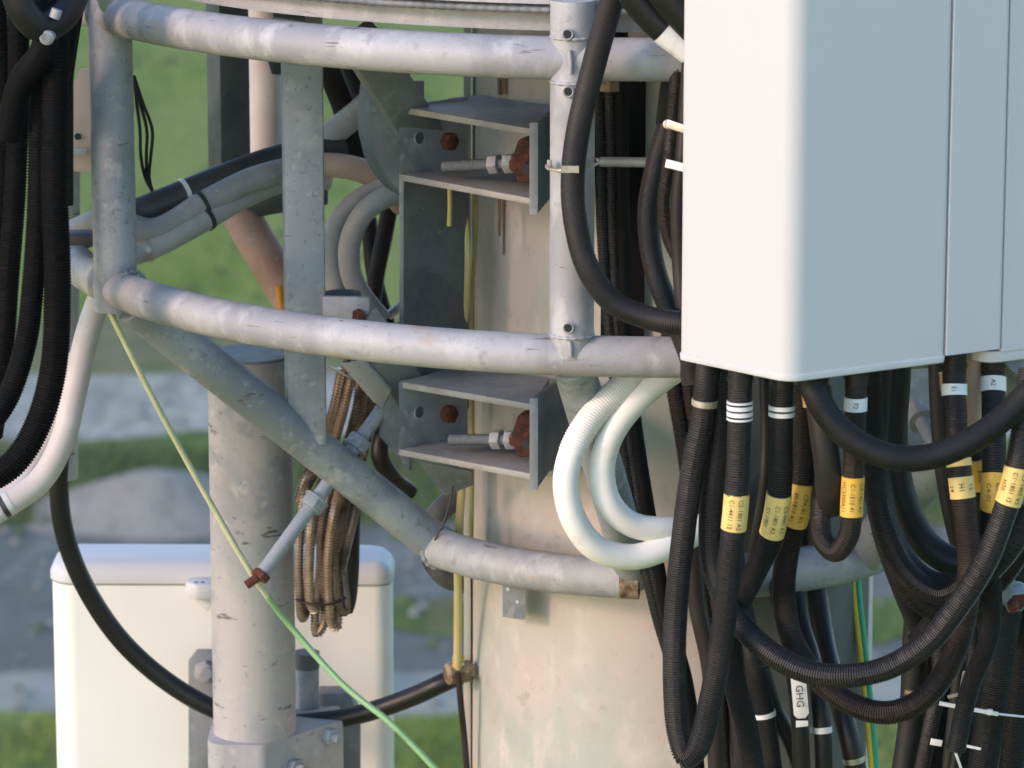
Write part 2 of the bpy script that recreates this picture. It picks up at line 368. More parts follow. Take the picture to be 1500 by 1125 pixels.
M['gravel'] = mat('gravel_heap', (.31, .28, .235), .9, 0, noise=[(1.2, (.25, .225, .185), .45, .65), (7, (.38, .345, .29), .5, .68), (30, (.18, .18, .17), .58, .7)], bump=(26, 1.0, .05), spec=0)
tag(obj('grass_ground', grid(-700, 700, -120, 1500, 60, 60, GZ), 'grass', smooth=False), kind='structure', label='green meadow far below the tower')
def strip(name, y_far, y_near, m, z, x0=-70, x1=70, wob=.8, seed=0, slope=0.0, px=None, label=None):
    a = G(750, y_far)[1]; b = G(750, y_near)[1]
    if px: x0, x1 = G(px[0], (y_far+y_near)/2)[0], G(px[1], (y_far+y_near)/2)[0]
    xs = np.linspace(x0, x1, 141); V = []; F = []
    for i, x in enumerate(xs):
        f = mnoise.noise((x*.22, seed, 0))*wob + mnoise.noise((x*.9, seed+3, 0))*wob*.45
        g = mnoise.noise((x*.22, seed+9, 1))*wob + mnoise.noise((x*.9, seed+5, 0))*wob*.45
        e = 1.0
        if px:
            u = (x-x0)/(x1-x0); e = math.sqrt(max(1-(2*u-1)**2, 0.0))
        mid = (a+b)/2
        V += [(x, mid+((b-mid)+g)*e+slope*x, GZ+z), (x, mid+(a-b)*.5*0+((a-mid)+f)*e+slope*x, GZ+z)]
    for i in range(140): F.append([2*i, 2*i+2, 2*i+3, 2*i+1])
    return tag(obj(name, (V, F), m, smooth=False), kind='structure', label=label)
strip('dry_verge', 468, 560, 'dry', .012, seed=1, wob=1.5, label='dry brown grass strip along the far side of the gravel road')
strip('gravel_road', 548, 652, 'road', .024, seed=2, wob=1.0, label='pale gravel road crossing the meadow')
strip('roadside_verge', 640, 780, 'grass_dark', .036, seed=3, wob=1.3, label='dark green verge on the near side of the gravel road')
strip('asphalt_yard', 770, 1010, 'asphalt', .048, seed=4, wob=1.0, label='blue grey asphalt yard below the antennas')
strip('concrete_apron', 985, 1075, 'concrete', .060, seed=5, wob=.9, label='pale concrete apron at the near edge of the yard')
strip('lawn_patch', 868, 952, 'grass_dark', .072, seed=6, wob=.8, px=(545, 1420), label='green island in the asphalt yard')
strip('lawn_ground', 1050, 1300, 'grass', .084, seed=7, wob=1.2, label='green lawn at the foot of the tower')
# gravel heap
def heap():
    c = G(225, 800); n = 60; V = []; F = []
    for j in range(n):
        for i in range(n):
            u, v = i/(n-1)*2-1, j/(n-1)*2-1; x, y = u*3.0, v*3.2; d = math.hypot(u*1.0, v)
            q = max(1-(d*1.05)**2, 0); h = 1.02*q*q*(1+.10*mnoise.noise((x*.8, y*.8, 2)))+.05*mnoise.noise((x*2.2, y*2.2, 5))*q+.025*mnoise.noise((x*9, y*9, 1))*q
            h += .30*math.exp(-(((u+.72)*3.0)**2+(v*1.8)**2))
            V.append((c[0]+x, c[1]+3.0+y, GZ+.05+max(h-.07, -.3)))
    for j in range(n-1):
        for i in range(n-1): F.append([j*n+i, j*n+i+1, (j+1)*n+i+1, (j+1)*n+i])
    return V, F
tag(obj('gravel_heap', heap(), 'gravel'), 'pale heap of gravel beside the asphalt yard', 'gravel heap')
# grass blades
def blades(name, n, x0, x1, y_far, y_near, m, h, label):
    ya, yb = G(750, y_far)[1], G(750, y_near)[1]
    x = rng.uniform(x0, x1, n); y = rng.uniform(yb, ya, n); hh = h*rng.uniform(.5, 1.3, n); a = rng.uniform(0, 6.28, n); ww = hh*.22
    dx, dy = np.cos(a)*ww, np.sin(a)*ww; lx, ly = rng.normal(0, .3, n)*hh, rng.normal(0, .3, n)*hh
    V = np.stack([np.stack([x-dx, y-dy, np.full(n, GZ)], 1), np.stack([x+dx, y+dy, np.full(n, GZ)], 1), np.stack([x+lx, y+ly, GZ+hh], 1)], 1).reshape(-1, 3)
    F = np.arange(3*n).reshape(-1, 3).tolist()
    me = bpy.data.meshes.new(name); me.from_pydata(V.tolist(), [], F); me.materials.append(M[m])
    o = bpy.data.objects.new(name, me); COL.objects.link(o); tag(o, label, 'grass', kind='stuff')
blades('meadow_tufts', 9000, -24, 24, -60, 470, 'grass', .22, 'tufts of green meadow grass far below')
blades('verge_tufts', 14000, -18, 18, 665, 775, 'grass_dark', .3, 'short tufts on the verge by the gravel road')
blades('lawn_tufts', 8000, -16, 16, 1065, 1200, 'grass', .28, 'tufts on the lawn at the foot of the tower')

def specks(name, n, x0, x1, y_far, y_near, size, m, label):
    ya, yb = G(750, y_far)[1], G(750, y_near)[1]; V, F = [], []
    for k in range(n):
        c = np.array([rng.uniform(x0, x1), rng.uniform(yb, ya), GZ+.08]); r = size*rng.uniform(.4, 1.2)*np.array([1, 1.6, .55]); b = len(V)
        for d in ((1, 0, 0), (.3, .95, 0), (-.8, .5, 0), (-.7, -.6, 0), (.4, -.9, 0)): V.append(c+np.array(d)*r*rng.uniform(.7, 1.2))
        V.append(c+np.array([0, 0, 1])*r); F += [[b+i, b+(i+1) % 5, b+5] for i in range(5)]
    me = bpy.data.meshes.new(name); me.from_pydata([list(v) for v in V], [], F); me.materials.append(M[m])
    o = bpy.data.objects.new(name, me); COL.objects.link(o); tag(o, label, 'ground litter', kind='stuff')
specks('yard_pebbles', 420, -16, 16, 775, 1070, .13, 'gravel', 'pale stones scattered over the asphalt yard')
specks('yard_weeds', 80, -16, 16, 775, 1070, .22, 'grass_dark', 'low weeds growing in the asphalt yard')
specks('road_stones', 60, -16, 16, 555, 650, .12, 'asphalt', 'darker stones on the pale gravel road')
specks('meadow_weeds', 500, -22, 22, 0, 470, .26, 'grass_dark', 'darker weeds in the meadow')
# ================================================================== POLE AND MOUNT FRAME
XA, YA = .275, 1.0
RP = .346
XR = .25
def ring_pt(R, th, z): return np.array([XR-R*math.sin(th), YA-R*math.cos(th), z])
def ring_path(R, t0, t1, z, n=60):
    return Path([ring_pt(R, math.radians(t), z) for t in np.linspace(t0, t1, n)], raw=True)
def theta_at(px, R, side=0):      # angle on a ring seen at photo column px
    best = min(np.linspace(-89, 89, 3561), key=lambda t: abs(750+ring_pt(R, math.radians(t), 0)[0]/PX(ring_pt(R, math.radians(t), 0)[1])-px))
    return best
Z_TOP = .478; Z_MID = .040
R1 = 1.0

pole = thing('tower_pole', (XA, YA, GZ), 'thick beige steel tower pole with stains behind the cables', 'tower')
def pole_shell():
    V, F = [], []; n = 72; zs = list(np.linspace(GZ, -2, 12))+list(np.linspace(-1.9, 2.2, 40))
    for z in zs:
        rr = RP+(0-z)*.006
        for i in range(n):
            a = 2*math.pi*i/n; V.append((XA+rr*math.cos(a), YA+rr*math.sin(a), z))
    for k in range(len(zs)-1):
        for i in range(n): F.append([k*n+i, k*n+(i+1) % n, (k+1)*n+(i+1) % n, (k+1)*n+i])
    return V, F
obj('shaft', pole_shell(), 'pole', pole)
def on_pole(px, z, off=.0):       # point on the pole surface at column px
    X = None
    Y = .7
    for _ in range(8):
        X = (px-750)*PX(Y); d = min(max((X-XA)/(RP+off), -.999), .999); Y = YA-(RP+off)*math.sqrt(1-d*d)
    return np.array([X, Y, z])
def pole_patch(px0, px1, y0, y1, m, name, off=.004, taper=0):
    z0 = P(px0, y0, .72)[2]; z1 = P(px0, y1, .72)[2]; V = []; F = []
    for k, z in enumerate((z0, z1)):
        for i, px in enumerate(np.linspace(px0, px1, 6)):
            q = px if k == 0 else (px0+px1)/2+(px-(px0+px1)/2)*(1-taper)
            for o_ in (off, -.004): V.append(on_pole(q, z, o_))
    for i in range(5):
        a = 2*i; F += [[a, a+2, 12+a+2, 12+a], [a+1, 12+a+1, 12+a+3, a+3], [a, a+1, a+3, a+2], [12+a, 12+a+2, 12+a+3, 12+a+1]]
    F += [[0, 12, 13, 1], [10, 11, 23, 22]]
    return obj(name, (V, F), m, pole, smooth=False)
# longitudinal seam strip on the left side of the pole
seam = Path([np.array([XA-RP-.006+.001*k, YA-.05, z]) for k, z in enumerate(np.linspace(1.0, -2.5, 8))], raw=True)
obj('seam_strip', beam((XA-RP-.002, YA-.06, 1.4), (XA-RP-.010, YA-.06, -3), .012, .03, up=(0, 1, 0)), 'pole', pole, bevel=.002)
pole_patch(729, 733, 296, 362, 'streak', 'rust_streak', .0012, .5)
pole_patch(735, 740, 296, 388, 'streak', 'rust_streak', .0012, .6)
pole_patch(729, 733, 95, 152, 'streak', 'rust_streak', .0012, .1)
pole_patch(736, 742, 95, 150, 'streak', 'rust_streak', .0012, .1)
pole_patch(823, 860, 850, 905, 'greenish_tone', 'greenish_patch', .0012, .12)  # small greenish patch on the pole surface

frame = thing('antenna_mount_frame', (XA, YA, Z_MID), 'welded ring frame of grey galvanised pipes round the beige pole', 'mount frame')
RPIPE = .0305
obj('ring_pipe', tube(ring_path(R1, 92, -46, Z_TOP), RPIPE+.001, .02, 28), 'galv_light', frame, angle=60)
obj('ring_pipe', tube(ring_path(R1, 82, -46, Z_MID), RPIPE, .02, 28), 'galv_light', frame, angle=60)
TH_L = math.radians(theta_at(170, R1)); TH_R = math.radians(theta_at(837, R1))
pl = ring_pt(R1, TH_L, 0); pr = ring_pt(R1, TH_R, 0)
obj('post', cyl((pl[0], pl[1], Z_TOP+.25), (pl[0], pl[1], Z_MID-.035), .0345, 28), 'galv', frame, angle=60)
pst = obj('post', cyl((pr[0], pr[1], Z_TOP+.085), (pr[0], pr[1], Z_MID), .0325, 28), 'galv_light', frame, angle=60)
for px, py in ((831, 50), (832, 134), (832, 480)):
    c = P(px, py, pr[1]-.034); d = np.array([0, -1.0, 0])
    obj('bolt_hole', cyl(c+d*.0035, c-d*.006, .0058, 14), 'ink_black', frame)
    obj('hole_rim', sweep(Path([c+d*.0032+np.array([.0075*math.cos(a), 0, .0075*math.sin(a)]) for a in np.linspace(0, 2*math.pi, 19)], raw=True), np.linspace(0, 2*math.pi*.0075, 19), .0012, 6, False), 'galv_light', frame)
def bead(c, axis, R, m='galv_light', t=.004, a0=0, a1=360, amp=.0012):
    ax = Vector(axis).normalized(); u = ax.orthogonal().normalized(); v = ax.cross(u); pts = []
    for a in np.linspace(math.radians(a0), math.radians(a1), 50):
        pts.append(np.array(Vector(c)+(u*math.cos(a)+v*math.sin(a))*(R+random.uniform(-amp, amp))))
    p = Path(pts, raw=True); s = np.linspace(0, p.L, 60)
    return obj('weld_bead', sweep(p, s, t*(1+.3*np.sin(np.arange(60)*1.7)), 8), m, frame)
# vertical weld seam between the two halves of the right post, as in the photo
for y0, y1 in ((74, 108), (500, 522)):
    a, b = P(834, y0, -.034+pr[1]), P(836, y1, -.034+pr[1]); obj('weld_bead', tube(Path([a, (a+b)/2+np.array([.001, -.001, 0]), b]), .0035, .004, 8), 'galv_light', frame)
# lower, smaller ring
R3 = .445; Z_LOW = P(960, 848, YA-R3)[2]
tl = theta_at(640, R3); te = theta_at(938, R3)
obj('lower_ring_pipe', tube(ring_path(R3, tl, te, Z_LOW), .033, .01, 28, cap=False), 'galv_light', frame, angle=60)
obj('lower_ring_pipe', tube(ring_path(R3, -8, -52, Z_LOW), .037, .01, 28), 'galv', frame, angle=60)
e0 = ring_pt(R3, math.radians(te), Z_LOW)
obj('pipe_end', tube(ring_path(R3, te+3.5, te-.2, Z_LOW), .0336, .005, 24), 'rust_edge', frame)
obj('pipe_bore', tube(ring_path(R3, te+.5, te-.35, Z_LOW), .026, .005, 20), 'rust', frame)
c3 = ring_pt(R3, math.radians(tl), Z_LOW)
d1a = P(196, 447, pl[1]+.0); d1b = np.array([c3[0], c3[1]+.01, c3[2]])
obj('diagonal_brace', cyl(d1a, d1b, .0335, 26), 'galv', frame, angle=60)
t3 = np.array([math.cos(math.radians(tl)), -math.sin(math.radians(tl)), 0])
bead(c3+t3*.006, t3, .0335, 'galv', .0045)
d2a = P(838, 530, .04); d2b = P(930, 842, YA-R3+.02)
obj('diagonal_brace', cyl(d2a, d2b, .031, 26), 'galv', frame, angle=60)
obj('diagonal_brace', cyl(ring_pt(R3, math.radians(-48), Z_LOW), P(1500, 520, .12), .035, 26), 'galv', frame, angle=60)
bead((pl[0]+.03, pl[1]-.035, Z_MID), (.80, -.60, 0), .0335, 'galv', .0032)
for zz in (Z_TOP+.0325, Z_TOP-.0325, Z_MID+.0325): bead((pr[0], pr[1]-.004, zz), (0, 0, 1), .0315, 'galv_light', .0022, amp=.0006)
# square upright on the left and the arm beams
def on_line(a, b, px):
    f = min(np.linspace(0, 1, 400), key=lambda f: abs(750+(a+(b-a)*f)[0]/PX((a+(b-a)*f)[1])-px)); return a+(b-a)*f
sq = on_line(d1a, d1b, 448)
obj('square_upright', box(((P(445, 350, sq[1])[0]), sq[1], (Z_TOP+sq[2])/2+.01), .064, .06, Z_TOP-sq[2]+.02, math.radians(7)), 'galv', frame, bevel=.005)
obj('upright_arm', beam((P(445, 350, sq[1])[0]-.02, sq[1], Z_TOP), ring_pt(R1, math.radians(theta_at(430, R1)), Z_TOP), .05, .03), 'galv', frame, bevel=.003)
obj('arm_beam', beam(P(530, 60, .52), P(640, 235, .78), .066, .06, up=(0.1, -1, .2)), 'slate', frame, bevel=.004)
obj('arm_beam', beam(P(540, 480, .60), P(615, 600, .80), .06, .05, up=(.1, -1, .2)), 'slate', frame, bevel=.004)
# platform edge above the upper ring: flange, grating, flange
def ring_band(R, t, z0, z1, m, name, a0=80, a1=-46):
    n = 50; V = []; F = []
    for a in np.linspace(a0, a1, n):
        for rr, z in ((R, z0), (R, z1), (R-t, z1), (R-t, z0)): V.append(ring_pt(rr, math.radians(a), z))
    for i in range(n-1):
        for j in range(4): F.append([4*i+j, 4*i+(j+1) % 4, 4*i+4+(j+1) % 4, 4*i+4+j])
    F += [[0, 1, 2, 3], [4*n-1, 4*n-2, 4*n-3, 4*n-4]]
    return obj(name, (V, F), m, frame, angle=30)
ring_band(.93, .05, Z_TOP+.030, Z_TOP+.056, 'galv_light', 'edge_flange')
ring_band(.915, .012, Z_TOP+.056, Z_TOP+.100, 'galv', 'toe_plate')
ring_band(.985, .06, Z_TOP+.076, Z_TOP+.135, 'galv_light', 'upper_flange')
rp_ = ring_path(.968, 78, -44, Z_TOP+.066, 160); kk = int(rp_.L/.016); sv = []; rv = []
for i in range(kk):
    for ph, q in ((.0, .80), (.3, 1.0), (.6, 1.0), (.85, .82)): sv.append((i+ph)*rp_.L/kk); rv.append(.0062*q)
obj('edge_cable', sweep(rp_, sv, rv, 10), 'slate', frame)
V, F = [], []; n = 60
for a in np.linspace(110, -80, n):
    for rr, z in ((.912, Z_TOP+.060), (.43, Z_TOP+.060), (.43, Z_TOP+.066), (.912, Z_TOP+.066)): V.append(ring_pt(rr, math.radians(a), z))
for i in range(n-1):
    for j in range(4): F.append([4*i+j, 4*i+(j+1) % 4, 4*i+4+(j+1) % 4, 4*i+4+j])
obj('deck_plate', (V, F), 'slate', frame, angle=30)
# rusted bolt seen under the upper ring
obj('rusty_bolt', hexnut(P(893, 124, .12), (0, 0, 1), .016, .018), 'rust_edge', frame)
# cross rod behind
obj('cross_rod', cyl(P(880, 237, .45), P(960, 238, .42), .008, 12), 'slate', frame)
# clamp on the square upright
cl = P(512, 440, sq[1]-.03)
obj('clamp_plate', box((P(509, 470, sq[1])[0], sq[1]-.03, P(509, 466, sq[1])[2]), .078, .012, .085, math.radians(-6)), 'galv', frame, bevel=.004)
cp = P(502, 432, sq[1]+.02)
obj('clamp_socket', tube(Path([cp+np.array([0, 0, -.08]), cp+np.array([0, 0, .004])]), .030, .02, 22, cap=False), 'slate', frame)
obj('rusty_bolt', hexnut(P(525, 462, sq[1]-.045), (0.1, -1, .1), .011, .014), 'rust', frame)
# flat bars below the middle ring
obj('flat_bar', plate(pp((498, 533, .60), (532, 527, .60), (572, 572, .66), (560, 597, .66), (547, 590, .65)), (0.004, .008, 0)), 'galv_old', frame, bevel=.0015)
obj('gusset_plate', plate(pp((612, 676, .70), (690, 690, .70), (690, 712, .74), (652, 727, .74)), (0.004, .01, 0)), 'slate', frame, bevel=.0015)
obj('gusset_plate', plate(pp((545, 520, .72), (600, 520, .72), (600, 690, .74), (556, 640, .74)), (0.004, .01, 0)), 'slate', frame, bevel=.0015)
# stud through the left brace
def stud(a, b, nuts, lbl, tip, side=1):
    root = thing('threaded_stud', a, lbl, 'threaded rod', 'long studs through the diagonal braces')
    ax = (b-a)/np.linalg.norm(b-a); p = Path(np.array([a, b])); k = int(p.L/.0046)
    obj('rod', sweep(p, np.linspace(0, p.L, 2*k), np.tile([.0127, .0114], k), 16), 'galv', root, angle=60)
    for f in nuts:
        c = a+(b-a)*f; obj('nut', hexnut(c, ax, .0215, .020), 'galv', root, bevel=.0015)
        obj('washer', cyl(c+ax*.010*(1 if f < .5 else -1)-ax*.002, c+ax*.010*(1 if f < .5 else -1)+ax*.002, .0225, 20), 'galv', root)
    obj('rusty_nut', hexnut(a+ax*.004, ax, .0165, .012), 'rust', root, bevel=.001)
    obj('rusty_tip', cyl(a-ax*.016+np.array([-.012, 0, .0]), a+np.array([-.004, 0, 0]), .0075, 10), 'rust', root)
    return root
br = on_line(d1a, d1b, 492)
sa = P(380, 846, br[1]-.08); sb = P(573, 582, br[1]+.07)
stud(sa, sb, (.405, .745), 'long grey threaded stud with rusty end piercing the left diagonal brace', 0)
stud(P(1490, 882, -.02), P(1338, 592, .42), (.02, .93), 'long pale threaded stud behind the hoses right of the pole', 0)

# tower-side collars with channel brackets
def bracket(dy, lbl, k):
    q = lambda x, y, Y: P(x, y+dy, Y)
    root = thing('collar_bracket', q(690, 230, .6), lbl, 'bracket', 'box brackets bolted to the pole')
    z_c = q(795, 168, .66)[2]
    # collar annulus
    for zz, nm in ((z_c, 'collar_plate'), (q(795, 288, .66)[2], 'collar_plate')):
        V, F = [], []; n = 40
        for i in range(n+1):
            a = math.radians(24+(60-24)*i/n)
            for rr, z in ((.408, zz-.005), (.408, zz+.005), (RP-.004, zz+.005), (RP-.004, zz-.005)): V.append(ring_pt(rr, a, z))
        for i in range(n):
            for j in range(4): F.append([4*i+j, 4*i+(j+1) % 4, 4*i+4+(j+1) % 4, 4*i+4+j])
        F += [[0, 1, 2, 3], [4*n+3, 4*n+2, 4*n+1, 4*n]]
        obj(nm, (V, F), 'shaded_plate', root, angle=30)
    up = np.array([0, 0, .0105])
    TL, TR = q(584, 168, .635), q(786, 201, .455)
    BL, BR = q(578, 266, .635), q(786, 303, .455)
    for (l_, r_), nm in (((TL, TR), 'top_plate'), ((BL, BR), 'bottom_plate')):
        z, zl = r_[2], l_[2]
        pts = [np.array([l_[0]+.006, l_[1], zl]), np.array([r_[0]-.004, r_[1], z]), np.array([r_[0]+.022, r_[1]+.20, z]), np.array([l_[0]+.09, l_[1]+.12, zl+(z-zl)*.45])]
        obj(nm, plate(pts, up), 'shaded_plate', root, bevel=.0015)
    # back plate facing front left, in two leaves
    a, b = np.array([TL[0], TL[1]-.004]), q(682, 230, .735)[:2]
    c = q(790, 230, .665)[:2]
    zb, zt = BL[2]+.0085, TL[2]
    obj('back_plate', plate([(a[0], a[1], zb-.006), (b[0], b[1], zb-.006), (b[0], b[1], zt+.012), (a[0], a[1], zt+.012)], (.004, .008, 0)), 'galv', root, bevel=.0015)
    # end plate: dark colour holds its unlit side, light strip its lit edge
    f0 = np.array([TR[0]+.001, TR[1]-.003]); f1 = q(836, 240, .66)[:2]
    e = plate([(f0[0], f0[1], BR[2]-.014), (f1[0], f1[1], (BR[2]+TR[2])/2-.04), (f1[0], f1[1], TR[2]+.02), (f0[0], f0[1], TR[2]+.022)], (-.010, -.003, 0))
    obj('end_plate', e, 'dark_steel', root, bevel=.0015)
    lf = [np.array([f0[0]+.0015, f0[1]-.004, BR[2]-.014]), np.array([f0[0]+.0015, f0[1]-.004, TR[2]+.022]), np.array([f0[0]-.012, f0[1]-.004, TR[2]+.022]), np.array([f0[0]-.012, f0[1]-.004, BR[2]-.014])]
    obj('lit_edge_strip', plate(lf, (0, .0035, 0)), 'galv', root, bevel=.001)
    # hole, rusty bolt
    u = (b-a)/np.linalg.norm(b-a); nrm = np.array([u[1], -u[0], 0])
    hz = (zb+zt)/2+.006
    h = np.array([*(a+u*.045), hz]);
    obj('bolt_hole', cyl(h+nrm*.0015, h-nrm*.004, .0095, 18), 'dark_steel', root)
    obj('hole_rim', tube(Path([h+nrm*.001+.0105*(math.cos(t)*np.array([u[0], u[1], 0])+math.sin(t)*np.array([0, 0, 1])) for t in np.linspace(0, 2*math.pi, 20)], raw=True), .0012, .003, 6, cap=False), 'galv', root)
    h2 = np.array([*(a+u*.105), hz-.012])
    obj('rusty_bolt', hexnut(h2+nrm*.008, nrm, .0155, .016), 'rust', root, bevel=.002)
    # long bolt with nut and rusted clamp lump
    s0, s1 = q(650, 246, .60), q(775, 240, .53)
    if k: s0, s1 = q(660, 243, .60), q(775, 243, .53)
    pth = Path(np.array([s0, s1])); kk = int(pth.L/.0042)
    obj('bolt_shank', sweep(pth, np.linspace(0, pth.L, 2*kk), np.tile([.0097, .0083], kk), 14), 'slate', root, angle=60)
    ax = (s1-s0)/pth.L
    obj('nut', hexnut(s0+ax*pth.L*.60, ax, .0165, .017), 'galv', root, bevel=.0015)
    obj('nut', hexnut(s0+ax*pth.L*.78, ax, .0165, .017), 'galv', root, bevel=.0015)
    # rusted lug
    out = [(758, 207), (777, 204), (780, 268), (757, 270), (754, 255), (745, 252), (744, 238), (750, 232)]
    L = plate([q(x, y, .52) for x, y in out], (.01, .035, 0))
    V = np.asarray(L[0]); obj('rusty_lug', (V, L[1]), 'rust', root, bevel=.004)
    obj('lug_bore', cyl(q(771, 250, .516), q(771, 250, .53), .008, 14), 'ink_black', root)
bracket(-2, 'upper grey box bracket with rusty lug on the pole between the two ring pipes', 0)
bracket(401, 'lower grey box bracket with rusty lug on the pole below the middle ring', 1)
# upright channel joining the two brackets
ch = thing('bracket_upright', P(632, 390, .72), 'dark slate upright plate between the two box brackets left of the pole', 'upright')
obj('web_plate', plate(pp((592, 258, .69), (684, 270, .77), (684, 600, .77), (592, 600, .69)), (.004, .010, 0)), 'dark_steel', ch, bevel=.0015)  # dark colour holds the shade on this plate
obj('edge_flange', plate(pp((592, 258, .69), (592, 600, .69), (596, 600, .76), (596, 258, .76)), (-.008, 0, 0)), 'slate', ch, bevel=.001)
# ear plate left of the upper bracket
ear = [(528, 118), (524, 160), (525, 195), (533, 228), (548, 256), (566, 276), (590, 290), (604, 290), (606, 118)]
o = obj('ear_plate', plate([P(x+16, y, .73) for x, y in ear], P(500, 200, .80)-P(516, 200, .73)), 'slate', bevel=.002)
tag(o, 'curved grey ear plate left of the upper box bracket', 'plate')
# small tab below the lower ring
o = obj('hanging_tab', plate([on_pole(736, P(736, 852, .7)[2], .05), on_pole(770, P(770, 856, .7)[2], .05), on_pole(770, P(770, 904, .7)[2], .05), on_pole(766, P(770, 908, .7)[2], .05), on_pole(736, P(736, 911, .7)[2], .05)], (0, .006, 0)), 'rust_edge')
o.data.materials[0] = M['slate']
tag(o, 'small grey tab with two holes hanging under the lower ring pipe', 'plate')
for x, y in ((744, 877), (758, 892)):
    c = on_pole(x, P(x, y, .66)[2], .0515); t_ = obj('bolt_hole', cyl(c+np.array([0, -.0012, 0]), c+np.array([0, .002, 0]), .0032, 10), 'tape', o)

# ================================================================== BACKGROUND TOWER STEEL (upper left, behind)
rb = thing('rear_square_post', P(334, 160, 1.15), 'dark square post behind the frame at upper left', 'post')
obj('tube_shaft', box((P(334, 100, 1.15)[0], 1.15, P(334, 100, 1.15)[2]), .058, .058, .36, math.radians(28)), 'dark_steel', rb, bevel=.005)  # post darkened in colour for the shade it stands in
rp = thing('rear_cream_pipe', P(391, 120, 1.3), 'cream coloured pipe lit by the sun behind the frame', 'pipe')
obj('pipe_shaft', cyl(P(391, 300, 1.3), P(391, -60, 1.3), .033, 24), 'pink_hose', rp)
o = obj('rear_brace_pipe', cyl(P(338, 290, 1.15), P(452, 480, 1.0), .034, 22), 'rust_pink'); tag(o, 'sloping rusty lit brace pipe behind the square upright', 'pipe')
o = obj('orange_sleeve', cyl(P(409, 418, 1.0), P(413, 452, 1.0), .0065, 12), 'orange'); tag(o, 'small bright orange sleeve above the middle ring pipe', 'sleeve')
o = obj('rear_cross_plate', plate(pp((320, 300, 1.1), (480, 258, 1.1), (480, 300, 1.1), (340, 325, 1.1)), (0, .02, 0)), 'dark_steel', bevel=.002); tag(o, 'dark cross plate behind the grey conduit bundle', 'plate')
o = obj('rear_pipe_stub', cyl(P(408, 82, 1.2), P(408, 108, 1.2), .022, 18, r2=.012), 'dark_steel'); tag(o, 'dark rounded pipe stub under the upper ring', 'pipe')
# left: lit end plate with a hole, clamp, post
o = obj('lit_end_plate', plate(round_poly([(0, 0), (.055, 0), (.055, .175), (.02, .175), (0, .13)], [.012, .004, .004, .01, .05])@np.array([[1, 0, 0], [0, 0, 1]])+P(103, 252, .95), (0, .006, 0)), 'peach', bevel=.001)  # peach colour carries the warm light on this plate
tag(o, 'warm lit plate with one hole left of the corner post', 'plate')
obj('bolt_hole', cyl(P(114, 200, .946), P(114, 200, .96), .0058, 14), 'ink_black', o)
obj('clamp_strap', box(P(110, 222, .935), .04, .012, .012), 'pink_hose', o, bevel=.002)
o = obj('left_rear_post', cyl(P(92, 700, .98), P(96, 150, .98), .026, 20), 'galv_old'); tag(o, 'thin grey vertical post behind the black conduits at left', 'post')
o = obj('dark_bracket', box(P(122, 348, .66), .05, .05, .018), 'dark_steel', bevel=.003); tag(o, 'dark clamp bracket left of the corner post', 'bracket')
o = obj('dark_riser', cyl(P(97, 300, .70), P(97, -60, .70), .012, 14), 'black'); tag(o, 'thin dark riser beside the lit end plate', 'riser')

# ================================================================== ANTENNAS
# right: large white panel, near corner towards the camera
A1 = thing('panel_antenna', P(1155, 560, -.42), 'large white panel antenna filling the upper right', 'antenna', 'white panel antennas')
def foot(x, y, Y): return P(x, y, Y)[:2]
zb = P(1155, 552, -.42)[2]
C0 = np.array([*foot(1155, 552, -.42)])
uL = np.array([-math.cos(math.radians(46)), math.sin(math.radians(46))]); uR = np.array([math.cos(math.radians(30)), math.sin(math.radians(30))])
Lp = C0+uL*.206; Rp = C0+uR*.262
poly = round_poly([Lp, C0, Rp, Rp+np.array([-.05, .12]), Lp+np.array([.09, .11])], [.010, .030, .010, .02, .02], 10)
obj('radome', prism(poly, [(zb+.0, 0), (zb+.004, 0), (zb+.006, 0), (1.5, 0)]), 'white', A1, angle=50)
obj('end_cap', prism(poly, [(zb-.0095, -.004), (zb-.0075, .0012), (zb+.0005, .0022), (zb+.002, .0012)]), 'cap_grey', A1, angle=50)
hs = np.array([Rp+uR*.0010, Rp+uR*.097, Rp+uR*.097+np.array([-.05, .09]), Rp+np.array([-.05, .09])])
obj('side_housing', prism(round_poly(hs, [.0012, .006, .006, .006], 3), [(zb+.001, 0), (zb+.003, 0), (1.5, 0)]), 'white', A1, angle=50)
A2 = thing('panel_antenna', P(1520, 530, -.2), 'second white panel antenna cut by the right edge of the photo', 'antenna', 'white panel antennas')
nR = np.array([uR[1], -uR[0]])
h2 = np.array([Rp+uR*.0978-nR*.0015, Rp+uR*.50-nR*.004, Rp+uR*.45-nR*.15, Rp+uR*.12-nR*.12])
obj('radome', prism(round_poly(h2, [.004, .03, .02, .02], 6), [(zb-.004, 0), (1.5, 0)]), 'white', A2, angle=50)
h3 = np.array([Rp+uR*.050-nR*.006, Rp+uR*.50-nR*.004, Rp+uR*.45-nR*.15, Rp+uR*.12-nR*.12])
obj('end_cap', prism(round_poly(h3, [.03, .03, .02, .02], 6), [(zb-.022, -.006), (zb-.019, .001), (zb-.006, .002), (zb-.004, .001)]), 'cap_grey', A2, angle=50)
# left: the antenna the left conduits hang beside, outside the frame; it shades the corner post and the pole
A4 = thing('panel_antenna', (-1.12, .42, .2), 'white panel antenna beyond the left edge of the photo', 'antenna', 'white panel antennas')
p4 = round_poly([(-1.04, .70), (-1.02, .36), (-1.20, .28), (-1.36, .60)], [.02, .02, .02, .02], 5)
obj('radome', prism(p4, [(.15, -.004), (.155, 0), (1.7, 0)]), 'white', A4, angle=50)
obj('end_cap', prism(p4, [(.138, -.004), (.141, .002), (.148, .002)]), 'cap_grey', A4, angle=50)
